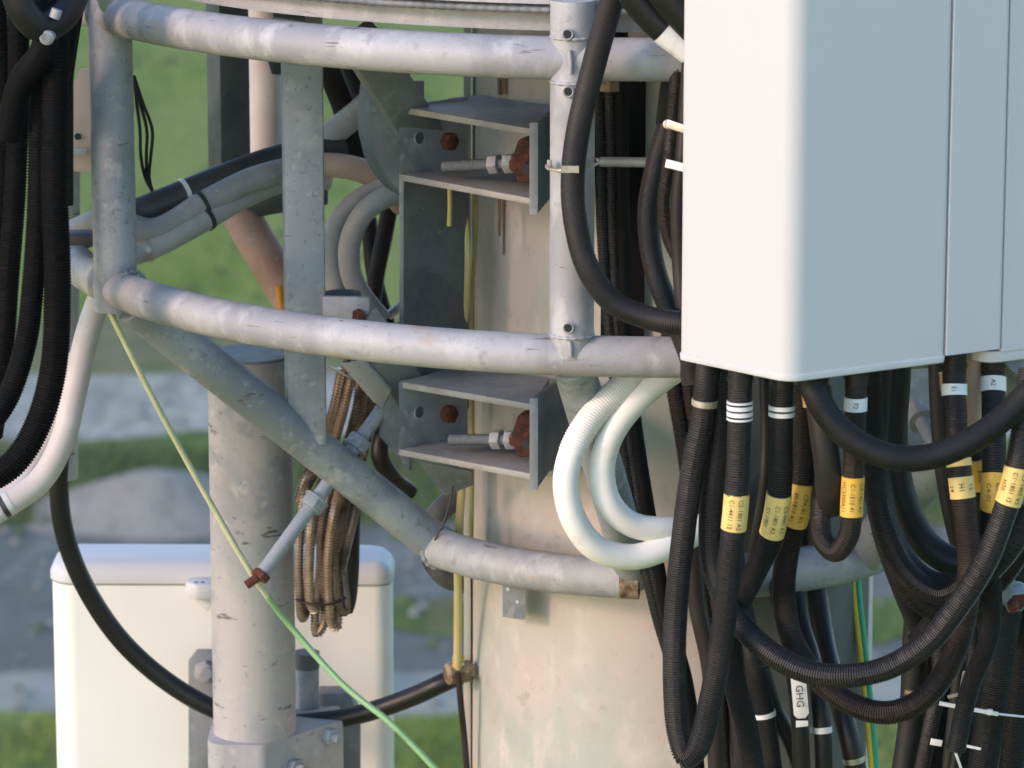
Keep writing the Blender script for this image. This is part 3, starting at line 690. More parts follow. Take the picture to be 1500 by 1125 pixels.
# lower left: off white panel seen from behind
A3 = thing('panel_antenna', P(325, 1000, 1.3), 'off white panel antenna with rounded cap at lower left behind the pipe', 'antenna', 'white panel antennas')
zt3 = P(330, 858, 1.22)[2]
x0, x1 = P(76, 900, 1.25)[0], P(574, 900, 1.25)[0]
f3 = round_poly([(x0, 1.23), (x1, 1.22), (x1, 1.38), (x0, 1.39)], [.045, .03, .05, .05], 8)
obj('radome', prism(f3, [(-2.1, 0), (zt3-.002, 0)]), 'white_back', A3, angle=50)
obj('end_cap', prism(f3, [(zt3-.001, -.001), (zt3+.003, .0035), (zt3+.016, .0035), (zt3+.027, -.002), (zt3+.036, -.012), (zt3+.040, -.026)]), 'white', A3, angle=40)
tb = P(290, 866, 1.17)
obj('cap_tab', plate(np.array([(0, 0, 0), (.05, 0, 0), (.05, .07, 0), (0, .07, 0), (-.02, .045, 0), (-.02, .02, 0)])+tb+np.array([-.004, -.0, .012]), (0, 0, -.03)), 'white', A3, bevel=.006)
for x, y in ((287, 845), (297, 858)):
    c = P(x, y, 1.185); obj('tab_hole', cyl(np.array([c[0], c[1], tb[2]+.0128]), np.array([c[0], c[1], tb[2]+.008]), .0035, 10), 'ink_black', A3)
obj('tab_rib', plate(pp((272, 868, 1.19), (312, 880, 1.19), (304, 897, 1.19)), (0, .02, 0)), 'white_back', A3, bevel=.002)
ob = obj('mounting_plate', plate(pp((276, 1180, 1.16), (276, 968, 1.16), (288, 953, 1.16), (340, 953, 1.16), (340, 1180, 1.16)), (0, .012, 0)), 'slate', A3, bevel=.002)
obj('nut', hexnut(P(300, 984, 1.148), (0, -1, 0), .020, .02), 'galv_light', A3, bevel=.002)
obj('bolt_end', cyl(P(302, 987, 1.12), P(302, 985, 1.16), .0105, 14), 'galv_old', A3)
obj('mounting_plate', plate(pp((466, 1016, 1.10), (512, 1016, 1.10), (527, 1050, 1.10), (527, 1180, 1.10), (466, 1180, 1.10)), (0, .05, 0)), 'slate', A3, bevel=.003)
mp = thing('mounting_pipe', P(371, 1100, .92), 'weathered vertical mounting pipe with black scuffs in front of the lower left antenna', 'pipe')
ztp = P(371, 522, .92)[2]
obj('pipe_shaft', cyl((P(371, 900, .92)[0], .92, -2.2), (P(371, 900, .92)[0], .92, ztp), .0715, 36), 'galv_old', mp, angle=60)
obj('pipe_cap', cyl((P(371, 900, .92)[0], .92, ztp+.0005), (P(371, 900, .92)[0], .92, ztp+.006), .073, 36), 'slate', mp)
cx = P(371, 900, .92)[0]; cz = P(371, 1088, .85)[2]
cl_ = thing('pipe_clamp', (cx, .92, cz), 'grey clamp with bolts round the mounting pipe at the bottom edge', 'clamp')
pol = round_poly([(cx-.078, .842), (cx+.02, .835), (cx+.15, .98), (cx+.14, 1.07), (cx-.078, 1.0)], [.03, .02, .006, .006, .03], 5)
obj('clamp_shell', prism(pol, [(cz-.25, 0), (cz, 0)]), 'galv_old', cl_, bevel=.002)
nv = np.array([.145, -.13, 0]); nv /= np.linalg.norm(nv)
for f, dz in ((.35, -.055), (.80, -.02)):
    c = np.array([cx+.02+.13*f, .835+.145*f, cz+dz]); obj('nut', hexnut(c+nv*.008, nv, .017, .016), 'galv', cl_, bevel=.0015)
    obj('bolt_end', cyl(c, c+nv*.03, .009, 12), 'galv', cl_)
o = obj('pipe_stub', cyl(P(449, 1045, 1.06), P(449, 958, 1.06), .022, 24), 'galv'); tag(o, 'short grey pipe stub right of the mounting pipe', 'pipe')
obj('stub_collar', cyl(P(449, 978, 1.06), P(449, 955, 1.06), .0228, 24), 'dark_steel', o)

# ================================================================== EARTH WIRES
root = thing('earth_wire', P(163, 462, .50), 'thin pale green earth wire running diagonally across the left half', 'wire')
pa = Path(pp((160, 455, .52), (220, 575, .55), (300, 722, .60), (375, 850, .62), (432, 925, .66), (505, 1005, .62), (575, 1062, .58), (660, 1150, .55)))
sm = pa.near(P(392, 875, .63))
obj('faded_length', tube(pa, 4.6*PX(.6), .01, 10, 0, sm), 'earth_pale', root); obj('green_length', tube(pa, 4.9*PX(.6), .01, 10, sm, pa.L), 'earth', root)
root = thing('earth_wire', P(1255, 850, .75), 'yellow and green striped earth wire down the right side of the pole', 'wire')
for dx, m in ((-3, 'earth_y'), (4, 'earth_g')):
    obj('wire_strand', tube(Path(pp((1250+dx, 790, .80), (1254+dx, 870, .80), (1264+dx, 960, .80), (1274+dx, 1060, .80), (1283+dx, 1160, .80))), 5*PX(.8), .01, 10), m, root)
# old yellow cables by the pole's left edge
wire('yellow_cable', 'old yellow cable down the left edge of the pole below the lower bracket', 'cable', [(682, 640, .80), (676, 720, .79), (671, 800, .80), (671, 880, .84), (670, 985, .88)], 13, 'oran_cable')
wire('yellow_cable', 'old yellow cable behind the upper bracket beside the dark upright', 'cable', [(672, 240, .80), (679, 300, .78), (685, 380, .77), (683, 440, .77), (678, 500, .78), (680, 620, .8)], 11, 'yel_cable')
wire('yellow_cable', 'short yellow cable end over the dark upright', 'cable', [(657, 250, .72), (659, 290, .70), (658, 331, .70)], 7, 'yel_cable')
wire('yellow_cable', 'thin greenish cable along the pole seam', 'cable', [(694, 240, .84), (697, 330, .84), (692, 420, .84), (690, 520, .84), (692, 640, .84), (690, 800, .84)], 7, 'yel_cable')
wire('earth_lead', 'dark thin lead hanging from the clamp at the pole bottom left', 'wire', [(671, 985, .86), (675, 1030, .86), (681, 1090, .87), (686, 1160, .87)], 10, 'brownblack')
ck = thing('cable_clamp', P(671, 985, .88), 'small brown clamp with yellow ties where the black cable meets the pole', 'clamp')
obj('clamp_body', cyl(P(655, 988, .88), P(690, 982, .90), .019, 16), 'rust_edge', ck, bevel=.003)
for y in (962, 968, 974): obj('wire_tie', cyl(P(663, y+2, .875), P(680, y-2, .875), .0035, 8), 'yel_cable', ck)
wire('thin_wire', 'thin dark wire hooked over the weld of the lower ring', 'wire', [(664, 690, .74), (660, 730, .73), (650, 765, .72), (640, 785, .72), (637, 792, .72)], 3.5, 'tie_black')

# ================================================================== CABLES ON THE LEFT
LG = 'black conduits hanging at the left edge'
def L(pts, w_, lab, m='shaded_black', style='ribbed', grp=LG, **k): return hose('black_conduit', lab, 'conduit', pts, w_, style, m, grp, pitch=.0046, depth=.085, **k)
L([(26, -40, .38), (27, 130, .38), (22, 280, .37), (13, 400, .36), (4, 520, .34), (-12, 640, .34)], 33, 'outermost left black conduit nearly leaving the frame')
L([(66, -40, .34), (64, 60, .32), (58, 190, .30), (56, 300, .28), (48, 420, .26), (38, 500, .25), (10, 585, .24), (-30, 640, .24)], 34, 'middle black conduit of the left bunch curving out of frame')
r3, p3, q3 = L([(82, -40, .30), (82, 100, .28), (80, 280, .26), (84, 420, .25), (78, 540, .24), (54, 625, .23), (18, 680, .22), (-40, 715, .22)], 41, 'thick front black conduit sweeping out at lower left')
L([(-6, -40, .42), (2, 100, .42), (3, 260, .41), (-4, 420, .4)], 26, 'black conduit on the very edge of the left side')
L([(110, -40, .40), (100, 40, .42), (88, 110, .44), (76, 180, .46), (70, 300, .5), (72, 420, .5)], 30, 'black conduit behind the left bunch with a loose upper bend', style='smooth', m='shaded_black')
L([(48, -40, .28), (70, 20, .25), (62, 75, .25), (30, 120, .27), (12, 200, .3)], 38, 'black conduit crossing the top left corner with silver tape', style='smooth', m='shaded_black')
L([(120, -40, .5), (103, 60, .52), (90, 160, .54), (82, 260, .58), (84, 330, .6)], 24, 'dark conduit beside the warm lit plate', style='smooth', m='shaded_black')
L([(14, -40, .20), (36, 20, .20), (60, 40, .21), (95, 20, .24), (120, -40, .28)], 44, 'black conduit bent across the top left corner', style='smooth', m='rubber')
cc = thing('coax_connector', P(68, 55, .2), 'silver coax connector end in the dark top left corner', 'connector')
obj('connector_shell', cyl(P(68, 56, .19), P(76, 44, .23), .0115, 20), 'galv', cc, bevel=.002); obj('connector_face', cyl(P(67.7, 56.5, .188), P(68, 56, .192), .0075, 16), 'slate', cc)
obj('tape_band', cyl(P(79, 26, .205), P(84, 14, .205), .0085, 18, r2=.0085), 'galv_light', cc)
cc = thing('coax_connector', P(152, 2, .4), 'silver connector at the top edge beside the corner post', 'connector')
obj('connector_shell', cyl(P(156, 6, .47), P(148, -10, .49), .0105, 20), 'silver', cc, bevel=.002); obj('connector_ring', cyl(P(157, 7.5, .465), P(156, 5.5, .47), .0125, 20), 'silver', cc)
o = hose('grey_cable', 'grey cable with white tape in the gap between left conduits', 'cable', [(46, 120, .6), (50, 200, .6), (54, 270, .6), (56, 340, .6)], 15, 'smooth', 'brownblack')
sleeve(o[0], o[1], o[2]*1.12, P(52, 208, .6), P(53, 222, .6), 'tape', name='tape_band'); sleeve(o[0], o[1], o[2]*1.12, P(54, 252, .6), P(55, 261, .6), 'tape', name='tape_band')
# chalky white conduits
o = hose('white_conduit', 'chalky white conduit from the corner post down to the left edge', 'conduit', [(152, 420, .66), (128, 490, .64), (110, 570, .62), (92, 645, .60), (58, 705, .58), (5, 742, .56), (-30, 760, .56)], 37, 'smooth', 'pink_hose', 'chalky white conduits at left')
o2 = hose('white_conduit', 'second chalky white conduit tucked behind the left black conduit', 'conduit', [(112, 520, .70), (88, 600, .68), (62, 660, .66), (30, 710, .62), (-30, 745, .60)], 34, 'smooth', 'pink_hose', 'chalky white conduits at left')
sleeve(o[0], o[1], o[2]*1.03, P(9, 740, .56), P(4, 743, .56), 'tie_black', name='end_ring'); sleeve(o[0], o[1], o[2]*1.05, P(16, 736, .57), P(9, 740, .56), 'cap_grey', name='clear_fitting'); sleeve(o[0], o[1], o[2]*1.05, P(3, 743, .57), P(-14, 752, .56), 'cap_grey', name='clear_fitting')
# three thin wires
for k, (dx, ds) in enumerate(((0, 'left'), (10, 'middle'), (18, 'right'))):
    wire('thin_cable', ['innermost thin black cable beside the corner post', 'middle thin black cable of three beside the corner post', 'outermost bowed thin black cable beside the corner post'][k], 'cable', [(196, 110, .8), (200+dx*.5, 150, .8), (205+dx, 190, .8), (206+dx*.85, 225, .8), (212+dx*.35, 258, .82), (224, 282, .85)], 5, 'black', 'three thin cables beside the corner post')
# grey bundle behind the corner post
GG = 'grey conduits bundled behind the corner post'
g1 = hose('grey_conduit', 'upper grey conduit of the bundle behind the corner post', 'conduit', [(96, 345, .78), (160, 322, .76), (225, 338, .76), (300, 297, .80), (370, 263, .84), (440, 245, .90), (462, 243, .92)], 37, 'smooth', 'grey_hose', GG, seg=18)
g2 = hose('grey_conduit', 'lower grey conduit of the bundle behind the corner post', 'conduit', [(180, 378, .74), (225, 362, .75), (290, 328, .78), (350, 293, .84), (415, 266, .90), (480, 262, .94)], 33, 'smooth', 'grey_hose', GG, seg=18)
b1 = hose('black_conduit', 'black conduit riding on top of the grey bundle', 'conduit', [(120, 345, .80), (200, 312, .80), (260, 288, .82), (330, 260, .86), (420, 230, .92), (500, 222, .98)], 42, 'smooth', 'grey_black', None)
hose('sunlit_peach', 'sunlit end of the grey conduit, warm light in its peach colour, right of the square upright', 'conduit', [(440, 243, .93), (490, 242, .93), (530, 250, .95), (566, 270, .97), (590, 300, 1.0)], 36, 'smooth', 'peach', None, seg=18)
band(g2[0], g2[1], g2[2]*1.02, P(302, 322, .79), .007, 'tie_black', knob=False); band(g1[0], g1[1], g1[2]*1.03, P(298, 298, .80), .007, 'tie_black', knob=False)
band(b1[0], b1[1], b1[2]*1.02, P(270, 275, .82), .007, 'tape', knob=False); band(g2[0], g2[1], g2[2]*1.06, P(212, 357, .75), .008, 'tie', knob=True)
hose('grey_conduit', 'grey conduit rising to the right behind the square upright', 'conduit', [(430, 250, .98), (475, 206, .98), (530, 160, 1.0), (570, 120, 1.02)], 38, 'smooth', 'grey_hose', None, seg=18)
hose('grey_conduit', 'outer grey conduit loop above the clamp on the square upright', 'conduit', [(600, 285, .86), (568, 288, .85), (535, 310, .84), (514, 350, .84), (513, 395, .84), (528, 430, .84), (560, 470, .84)], 32, 'smooth', 'grey_hose', None, seg=18)
hose('grey_conduit', 'inner grey conduit loop partly hidden by the square upright', 'conduit', [(560, 276, .92), (520, 295, .90), (492, 330, .89), (486, 380, .89), (496, 440, .88)], 30, 'smooth', 'grey_hose', None, seg=18)
BG = 'dark conduits behind the grey loops'
hose('black_conduit', 'dark conduit behind the grey loops, left of the dark upright', 'conduit', [(578, 260, 1.02), (566, 330, 1.0), (552, 400, .98), (540, 480, .98), (520, 560, 1.0)], 26, 'ribbed', 'brownblack', BG)
hose('black_conduit', 'second dark conduit behind the grey loops crossing the first', 'conduit', [(540, 320, 1.05), (548, 400, 1.03), (566, 470, 1.0), (590, 540, .98)], 24, 'smooth', 'black', BG)
hose('black_conduit', 'dark conduit right of the square upright under the upper ring', 'conduit', [(470, 60, 1.0), (486, 110, 1.0), (505, 160, 1.02), (520, 230, 1.04)], 36, 'ribbed', 'brownblack', BG)
hose('black_conduit', 'dark conduit below the slanted arm beam', 'conduit', [(505, 60, 1.08), (530, 130, 1.08), (545, 200, 1.08), (550, 260, 1.08)], 42, 'smooth', 'black', BG)
hose('metal_conduit', 'shiny ribbed conduit end beside the dark upright', 'conduit', [(570, 462, .86), (600, 436, .84), (625, 410, .82)], 15, 'ribbed', 'silver', None, pitch=.009, depth=.2)
hose('metal_conduit', 'dull ribbed conduit end under the shiny one beside the dark upright', 'conduit', [(574, 486, .87), (600, 462, .86), (625, 438, .86)], 13, 'ribbed', 'tan', None, pitch=.008, depth=.2)

# brown feeder bundle
FG = 'brown ribbed feeder cables coiled behind the left brace'
feeders = [
    ([(510, 520, .86), (496, 590, .86), (484, 640, .88), (462, 690, .90), (447, 720, .86), (440, 780, .84), (438, 850, .83), (443, 905, .83), (449, 890, .85), (455, 800, .88), (480, 690, .92)], 12, 'leftmost loop'),
    ([(520, 530, .84), (506, 590, .84), (492, 640, .86), (474, 700, .90), (457, 760, .82), (453, 820, .81), (456, 885, .81), (462, 893, .82), (467, 860, .85), (474, 780, .9), (500, 680, .93)], 12, 'second loop from the left'),
    ([(528, 520, .88), (522, 600, .86), (505, 660, .90), (482, 720, .86), (470, 790, .85), (472, 850, .85), (462, 900, .84), (464, 928, .84), (474, 915, .84), (476, 860, .84), (482, 790, .85), (500, 720, .88)], 12, 'longest loop, hanging lowest'),
    ([(536, 560, .88), (522, 630, .88), (508, 690, .90), (492, 740, .83), (482, 800, .82), (480, 860, .82), (486, 912, .82), (493, 918, .83), (494, 880, .84), (490, 820, .86), (500, 730, .9)], 13, 'front loop at the middle of the coil'),
    ([(548, 560, .90), (535, 630, .90), (518, 690, .92), (498, 760, .84), (490, 830, .83), (497, 892, .83), (506, 895, .84), (502, 840, .86), (500, 790, .87), (510, 720, .9)], 12, 'loop right of the middle of the coil'),
    ([(555, 565, .94), (540, 640, .92), (524, 700, .90), (520, 750, .86), (508, 800, .85), (496, 850, .86), (490, 880, .88)], 12, 'rightmost pale strand crossing the coil'),
    ([(500, 540, .9), (488, 600, .9), (470, 660, .92), (447, 700, .9), (436, 735, .9)], 12, 'strand showing left of the brace'),
]
for pts, w_, nm in feeders:
    fr_ = hose('feeder_cable', 'brown ribbed feeder cable, ' + nm, 'cable', pts, w_+3, 'ribbed', random.choice(['tan', 'tan', 'tan_black']), FG, pitch=.0052, depth=.24, seg=10)
ct = wire('coil_tie', 'thin dark tie wrapped round the brown feeder coil', 'tie', [(434, 878, .825), (448, 884, .80), (470, 886, .795), (490, 884, .80), (506, 876, .83)], 4, 'brownblack')
o = obj('tie_strap', beam(P(484, 537, .82), P(518, 556, .80), .002, .010, up=(0.2, -1, 0.4)), 'silver', bevel=.0005); tag(o, 'bright metal strap round the feeder cables below the middle ring', 'strap')
hose('black_cable', 'black cable loop hanging right of the brown feeder coil', 'cable', [(528, 620, 1.0), (516, 690, .97), (510, 770, .96), (508, 840, .95), (504, 880, .95), (500, 892, .95)], 36, 'smooth', 'rubber', None)
hose('black_cable', 'thick black cable swinging from the left behind the mounting pipe to the pole', 'cable', [(90, 640, .95), (86, 690, .96), (92, 770, .98), (120, 850, 1.0), (175, 935, 1.02), (240, 995, 1.03), (310, 1037, 1.03), (370, 1056, 1.03), (440, 1059, 1.01), (520, 1048, .99), (600, 1022, .96), (660, 995, .94), (710, 975, 1.0)], 29, 'smooth', 'rubber', None, seg=18)
hose('black_cable', 'dark cable loop behind the left end of the lower ring', 'cable', [(700, 720, .98), (660, 735, .95), (634, 765, .93), (630, 810, .93), (650, 842, .93), (690, 855, .98)], 34, 'smooth', 'dark_steel', None)
hose('black_cable', 'black cable behind the left brace under the lower bracket', 'cable', [(590, 560, .92), (566, 620, .9), (556, 665, .88), (575, 700, .9), (600, 720, .94)], 26, 'smooth', 'rubber', None)

# ================================================================== CABLES RIGHT OF THE POST
PG = 'black conduits running down the pole beside the right post'
for k, (dx, w_, st) in enumerate(((0, 18, 'ribbed'), (17, 18, 'ribbed'), (34, 22, 'smooth'))):
    d2 = dx*.62
    hose('black_conduit', ['first ribbed conduit right of the post', 'second ribbed conduit right of the post', 'third black conduit from the post, in deep shade', 'fourth black conduit from the post, in deep shade', 'fifth black conduit from the post, beside the antenna'][k],
         'conduit', [(874+dx, -20, .56), (876+dx, 130, .56), (880+dx*.9, 280, .56), (886+dx*.85, 400, .56), (895+d2, 500, .55), (907+d2, 610, .54), (930+d2, 760, .52), (962+d2*.7, 900, .5), (990+d2*.7, 1000, .5), (1010+d2*.8, 1170, .5)], w_, st, 'shaded_black' if k > 1 else 'black', PG, pitch=.0044, depth=.12)
for k in range(2):
    hose('black_conduit', ['left ribbed conduit of the pair below the antenna corner', 'right ribbed conduit of the pair below the antenna corner'][k], 'conduit', [(978+k*22, 470, .50), (986+k*22, 560, .5), (1001+k*20, 650, .5), (1016+k*18, 760, .5), (1030+k*18, 880, .48), (1050+k*20, 980, .48), (1062+k*26, 1170, .48)], 24, 'ribbed', 'brownblack', PG, pitch=.0044, depth=.12)
pole_patch(880, 944, 60, 505, 'shaded_black', 'cable_port_dark', .012)  # black plate standing for the dark inside of the cable opening
r1, p1, q1 = hose('black_conduit', 'thick dark conduit bowing past the right post, held by a metal tie', 'conduit', [(905, -40, -.10), (893, 10, -.09), (870, 95, -.075), (847, 190, -.075), (839, 260, -.075), (842, 320, -.08), (860, 390, -.09), (895, 440, -.09), (945, 464, -.10), (1005, 475, -.12), (1060, 480, -.12)], 36, 'ribbed', 'black_dust', None, pitch=.0032, depth=.05, seg=18)
# tie round post and conduit
tz = P(838, 246, -.05)
loop = [np.array([pr[0]+.038*math.cos(a)*(1.0), pr[1]-.028+.052*math.sin(a), tz[2]+.004*math.cos(a)]) for a in np.linspace(0, 2*math.pi, 40)]
o = obj('cable_tie', sweep(Path(loop, raw=True), np.linspace(0, Path(loop, raw=True).L, 60), .0022, 8, False), 'tie'); tag(o, 'metal tie holding the bowed conduit to the right post', 'cable tie')
obj('tie_face', beam(P(822, 248, -.106), P(848, 248, -.106), .010, .002, up=(0, -1, 0)), 'tie', o); obj('tie_buckle', box(P(805, 240, -.02), .007, .006, .012), 'tie', o, bevel=.001)
hose('black_conduit', 'conduit curving along the left edge of the antenna', 'conduit', [(1000, 90, .06), (985, 160, .05), (962, 240, .04), (950, 310, .03), (956, 380, .02), (975, 440, .0), (1002, 500, -.02), (1015, 560, -.02)], 33, 'ribbed', 'black_dust', None, pitch=.0032, depth=.05, seg=16)
RG = 'conduits squeezed against the left edge of the antenna'
h = hose('black_conduit', 'ribbed conduit with white and copper ties beside the antenna edge', 'conduit', [(998, 60, -.02), (990, 120, -.02), (984, 190, -.02), (978, 250, -.03), (972, 300, -.03), (980, 350, -.03), (1005, 400, -.04)], 20, 'ribbed', 'brownblack', RG)
hose('black_conduit', 'reddish black conduit nearest the antenna edge', 'conduit', [(1012, 60, -.04), (1006, 140, -.04), (1000, 230, -.05), (993, 300, -.05), (995, 380, -.05), (1000, 450, -.06)], 22, 'smooth', 'brownblack', RG)
o = obj('cable_tie', join(beam(P(977, 181, -.075), P(1012, 192, -.09), .012, .002, up=(0, -1, 0)), cyl(P(978, 182, -.075), P(978, 182, -.06), .007, 12)), 'tie', bevel=.0005); tag(o, 'copper coloured tie beside the antenna edge', 'cable tie')
o = obj('cable_tie', beam(P(975, 239, -.075), P(1012, 248, -.09), .012, .002, up=(0, -1, 0)), 'tape', bevel=.0005); tag(o, 'white tie below the copper one beside the antenna edge', 'cable tie')
t2 = hose('black_conduit', 'black conduit with white sleeve at the top beside the antenna', 'conduit', [(905, -50, -.15), (935, 0, -.15), (965, 34, -.15), (1000, 62, -.15), (1040, 92, -.15)], 47, 'smooth', 'rubber', None, seg=20)
sleeve(t2[0], t2[1], t2[2]*1.03, P(972, 42, -.15), P(1012, 72, -.15), 'tape', name='white_sleeve')
hose('black_conduit', 'black conduit in the top corner against the antenna', 'conduit', [(945, -60, -.18), (975, -10, -.18), (1005, 25, -.18), (1040, 60, -.18)], 52, 'smooth', 'rubber', None, seg=20)
hose('black_conduit', 'black conduit crossing behind the white sleeve', 'conduit', [(1020, -40, .0), (1000, 60, .0), (985, 110, .02), (975, 180, .05)], 30, 'smooth', 'black', None)
# white hoses
WG = 'white conduit hoses looping under the middle ring'
wo = hose('white_hose', 'outer white hose with ribbed upper half looping below the middle ring', 'hose', [(955, 505, .12), (922, 556, .10), (876, 600, .08), (842, 652, .06), (829, 705, .05), (840, 760, .05), (872, 802, .06), (925, 816, .08), (980, 800, .10), (1035, 770, .14), (1080, 740, .2)], 39, 'smooth', 'white_hose', WG, seg=22)
sr = wo[1].near(P(838, 665, .06)); k = int(sr/.0042); sv = []; rv = []
for i in range(k):
    for ph, q in ((.1, 1), (.45, 1), (.6, 0), (.95, 0)): sv.append((i+ph)*sr/k); rv.append(wo[2]*(1.06 if q else .97))
obj('corrugated_length', sweep(wo[1], sv, rv, 22), 'white_hose', wo[0], angle=30)
hose('white_hose', 'inner white hose looping below the middle ring', 'hose', [(1040, 515, .10), (985, 545, .10), (930, 590, .09), (894, 640, .08), (882, 690, .08), (893, 738, .08), (925, 768, .09), (980, 776, .11), (1035, 770, .16), (1070, 765, .2)], 38, 'smooth', 'white_hose', WG, seg=22)

# ================================================================== HOSES UNDER THE ANTENNA
HG = 'black corrugated jumper hoses under the white antenna'
def port(root, px, py, Y, wpx=30, glint=None):
    z1 = zb-.012; a = P(px, py, Y); r = wpx/2*PX(Y)
    obj('plug', cyl(a, (a[0], a[1], zb+.03), r, 20), 'rubber', root)
    obj('plug_ring', cyl((a[0], a[1], a[2]+.010), (a[0], a[1], a[2]+.016), r*1.1, 20), 'rubber', root)
def tapes(root, path, r, pairs, lines=None):
    for a, b in pairs: sleeve(root, path, r*1.07, a, b, 'tape', name='tape_band', lines=lines or (), ink='ink_black', size=.009)

# A: port 1 -> U loop -> back up
a_ = hose('jumper_hose', 'jumper hose with the pale yellow label nearest the pole, looping lowest', 'hose', [(1084, 566, -.33), (1083, 640, -.33), (1078, 740, -.33), (1068, 830, -.32), (1058, 930, -.30), (1040, 1030, -.29), (1022, 1095, -.28), (1006, 1108, -.27), (994, 1075, -.26), (988, 1000, -.25), (990, 900, -.24), (998, 810, -.24), (1014, 690, -.24), (1030, 610, -.24), (1036, 540, -.24), (1040, 470, -.22)], 36, 'ribbed', 'black_dust', HG)
port(a_[0], 1084, 568, -.33, 36); sleeve(a_[0], a_[1], a_[2]*1.05, P(1079, 722, -.33), P(1075, 777, -.33), 'yellow_pale', ('C2-1801 A2', 'C1-4411 12'), name='yellow_label', ragged=.002)
tapes(a_[0], a_[1], a_[2], [(P(1084, 586+i*8, -.33), P(1084, 591.5+i*8, -.33)) for i in range(4)])
band(a_[0], a_[1], a_[2], P(1034, 588, -.24), .009, 'tie', knob=False)
# B: port 2 -> label -> behind A -> down
b_ = hose('jumper_hose', 'jumper hose with slanted pale yellow label, second from the pole', 'hose', [(1146, 566, -.30), (1144, 640, -.30), (1142, 720, -.29), (1128, 790, -.27), (1100, 850, -.24), (1072, 910, -.20), (1075, 990, -.18), (1096, 1080, -.16), (1110, 1180, -.15)], 36, 'ribbed', 'black', HG)
port(b_[0], 1146, 566, -.30, 34); sleeve(b_[0], b_[1], b_[2]*1.05, P(1142, 725, -.29), P(1130, 780, -.27), 'yellow_pale', ('C2-4401 A1', 'C1-1801 A2', 'C1-1801'), name='yellow_label')
tapes(b_[0], b_[1], b_[2], [(P(1145, 594, -.30), P(1145, 600, -.30)), (P(1145, 602, -.30), P(1145, 608, -.30))])
# C: port 3 -> label -> brown swag -> right label -> port 6
c_ = hose('jumper_hose', 'brownish jumper hose making the lower swag to the right ports', 'hose', [(1180, 566, -.24), (1180, 650, -.24), (1172, 735, -.24), (1155, 800, -.22), (1148, 870, -.20), (1160, 935, -.20), (1195, 990, -.21), (1245, 1030, -.23), (1300, 1044, -.25), (1350, 1025, -.26), (1390, 975, -.27), (1414, 900, -.28), (1420, 820, -.28), (1412, 740, -.28), (1402, 650, -.26), (1398, 580, -.235), (1398, 540, -.225)], 36, 'ribbed', 'brownblack', HG)
sleeve(c_[0], c_[1], c_[2]*1.05, P(1176, 706, -.24), P(1164, 765, -.23), 'yellow', ('CPA-81 A2', '40-1810 A1'), name='yellow_label'); sleeve(c_[0], c_[1], c_[2]*1.05, P(1409, 698, -.28), P(1412, 730, -.28), 'yellow_pale', ('17', 'H1', '14'), name='yellow_label', size=.010)
sleeve(c_[0], c_[1], c_[2]*1.05, P(1405, 672, -.28), P(1407, 684, -.28), 'yellow_pale', name='yellow_label')
tapes(c_[0], c_[1], c_[2], [(P(1398, 562, -.23), P(1398, 581, -.235))], ('E1',)); port(c_[0], 1398, 548, -.225, 34); 
# D: thin U with label
d_ = hose('jumper_hose', 'short jumper hose bent in a tight U with bright yellow label', 'hose', [(1254, 562, -.32), (1252, 640, -.32), (1248, 730, -.32), (1243, 785, -.32), (1224, 808, -.31), (1205, 790, -.29), (1203, 735, -.27), (1210, 690, -.25), (1212, 600, -.24)], 32, 'ribbed', 'brownblack', HG, depth=.05, pitch=.0034)
port(d_[0], 1254, 564, -.32, 34); sleeve(d_[0], d_[1], d_[2]*1.06, P(1248, 698, -.32), P(1246, 755, -.32), 'yellow', ('C4-1401 A1', 'C1-1E10 41', 'HC2300A11'), name='yellow_label')
tapes(d_[0], d_[1], d_[2], [(P(1254, 581, -.32), P(1254, 601, -.32))], ('F2',))
e_ = hose('jumper_hose', 'fat black hose end with a yellow band behind the tight U', 'hose', [(1198, 566, -.30), (1204, 620, -.31), (1212, 680, -.31), (1214, 712, -.30), (1218, 742, -.27)], 40, 'smooth', 'black_dust', HG, seg=18)
port(e_[0], 1198, 568, -.30, 30); tapes(e_[0], e_[1], e_[2]*.9, [(P(1199, 584, -.30), P(1200, 603, -.30))], ('F',)); sleeve(e_[0], e_[1], e_[2]*.92, P(1214, 716, -.30), P(1218, 741, -.27), 'yellow', name='yellow_label')
# E: swag from the left to the far right label
f_ = hose('jumper_hose', 'long jumper hose making the upper swag, pale label at far right', 'hose', [(1058, 500, -.22), (1056, 560, -.22), (1052, 650, -.22), (1042, 740, -.22), (1045, 830, -.22), (1075, 900, -.24), (1120, 950, -.27), (1180, 983, -.30), (1240, 990, -.32), (1300, 978, -.33), (1360, 940, -.34), (1405, 885, -.35), (1445, 820, -.36), (1470, 755, -.36), (1487, 700, -.36), (1500, 620, -.35), (1510, 540, -.33)], 37, 'ribbed', 'black_dust', HG)
sleeve(f_[0], f_[1], f_[2]*1.05, P(1488, 684, -.36), P(1473, 735, -.36), 'yellow_pale', ('C2-1402 A2', 'C1-1801 12', 'H20'), name='yellow_label')
g_ = hose('jumper_hose', 'jumper hose with bright yellow label behind the far right one', 'hose', [(1455, 542, -.175), (1455, 580, -.19), (1456, 640, -.22), (1455, 720, -.25), (1450, 770, -.24), (1425, 840, -.22), (1380, 870, -.20), (1330, 840, -.18), (1296, 770, -.17), (1282, 700, -.16), (1276, 600, -.16), (1274, 500, -.16)], 36, 'ribbed', 'black', HG)
sleeve(g_[0], g_[1], g_[2]*1.04, P(1456, 692, -.25), P(1454, 745, -.25), 'yellow', ('C1-4U', 'C4-01'), name='yellow_label'); tapes(g_[0], g_[1], g_[2], [(P(1455, 553, -.18), P(1455, 575, -.187))], ('A2',)); port(g_[0], 1455, 548, -.175, 34)
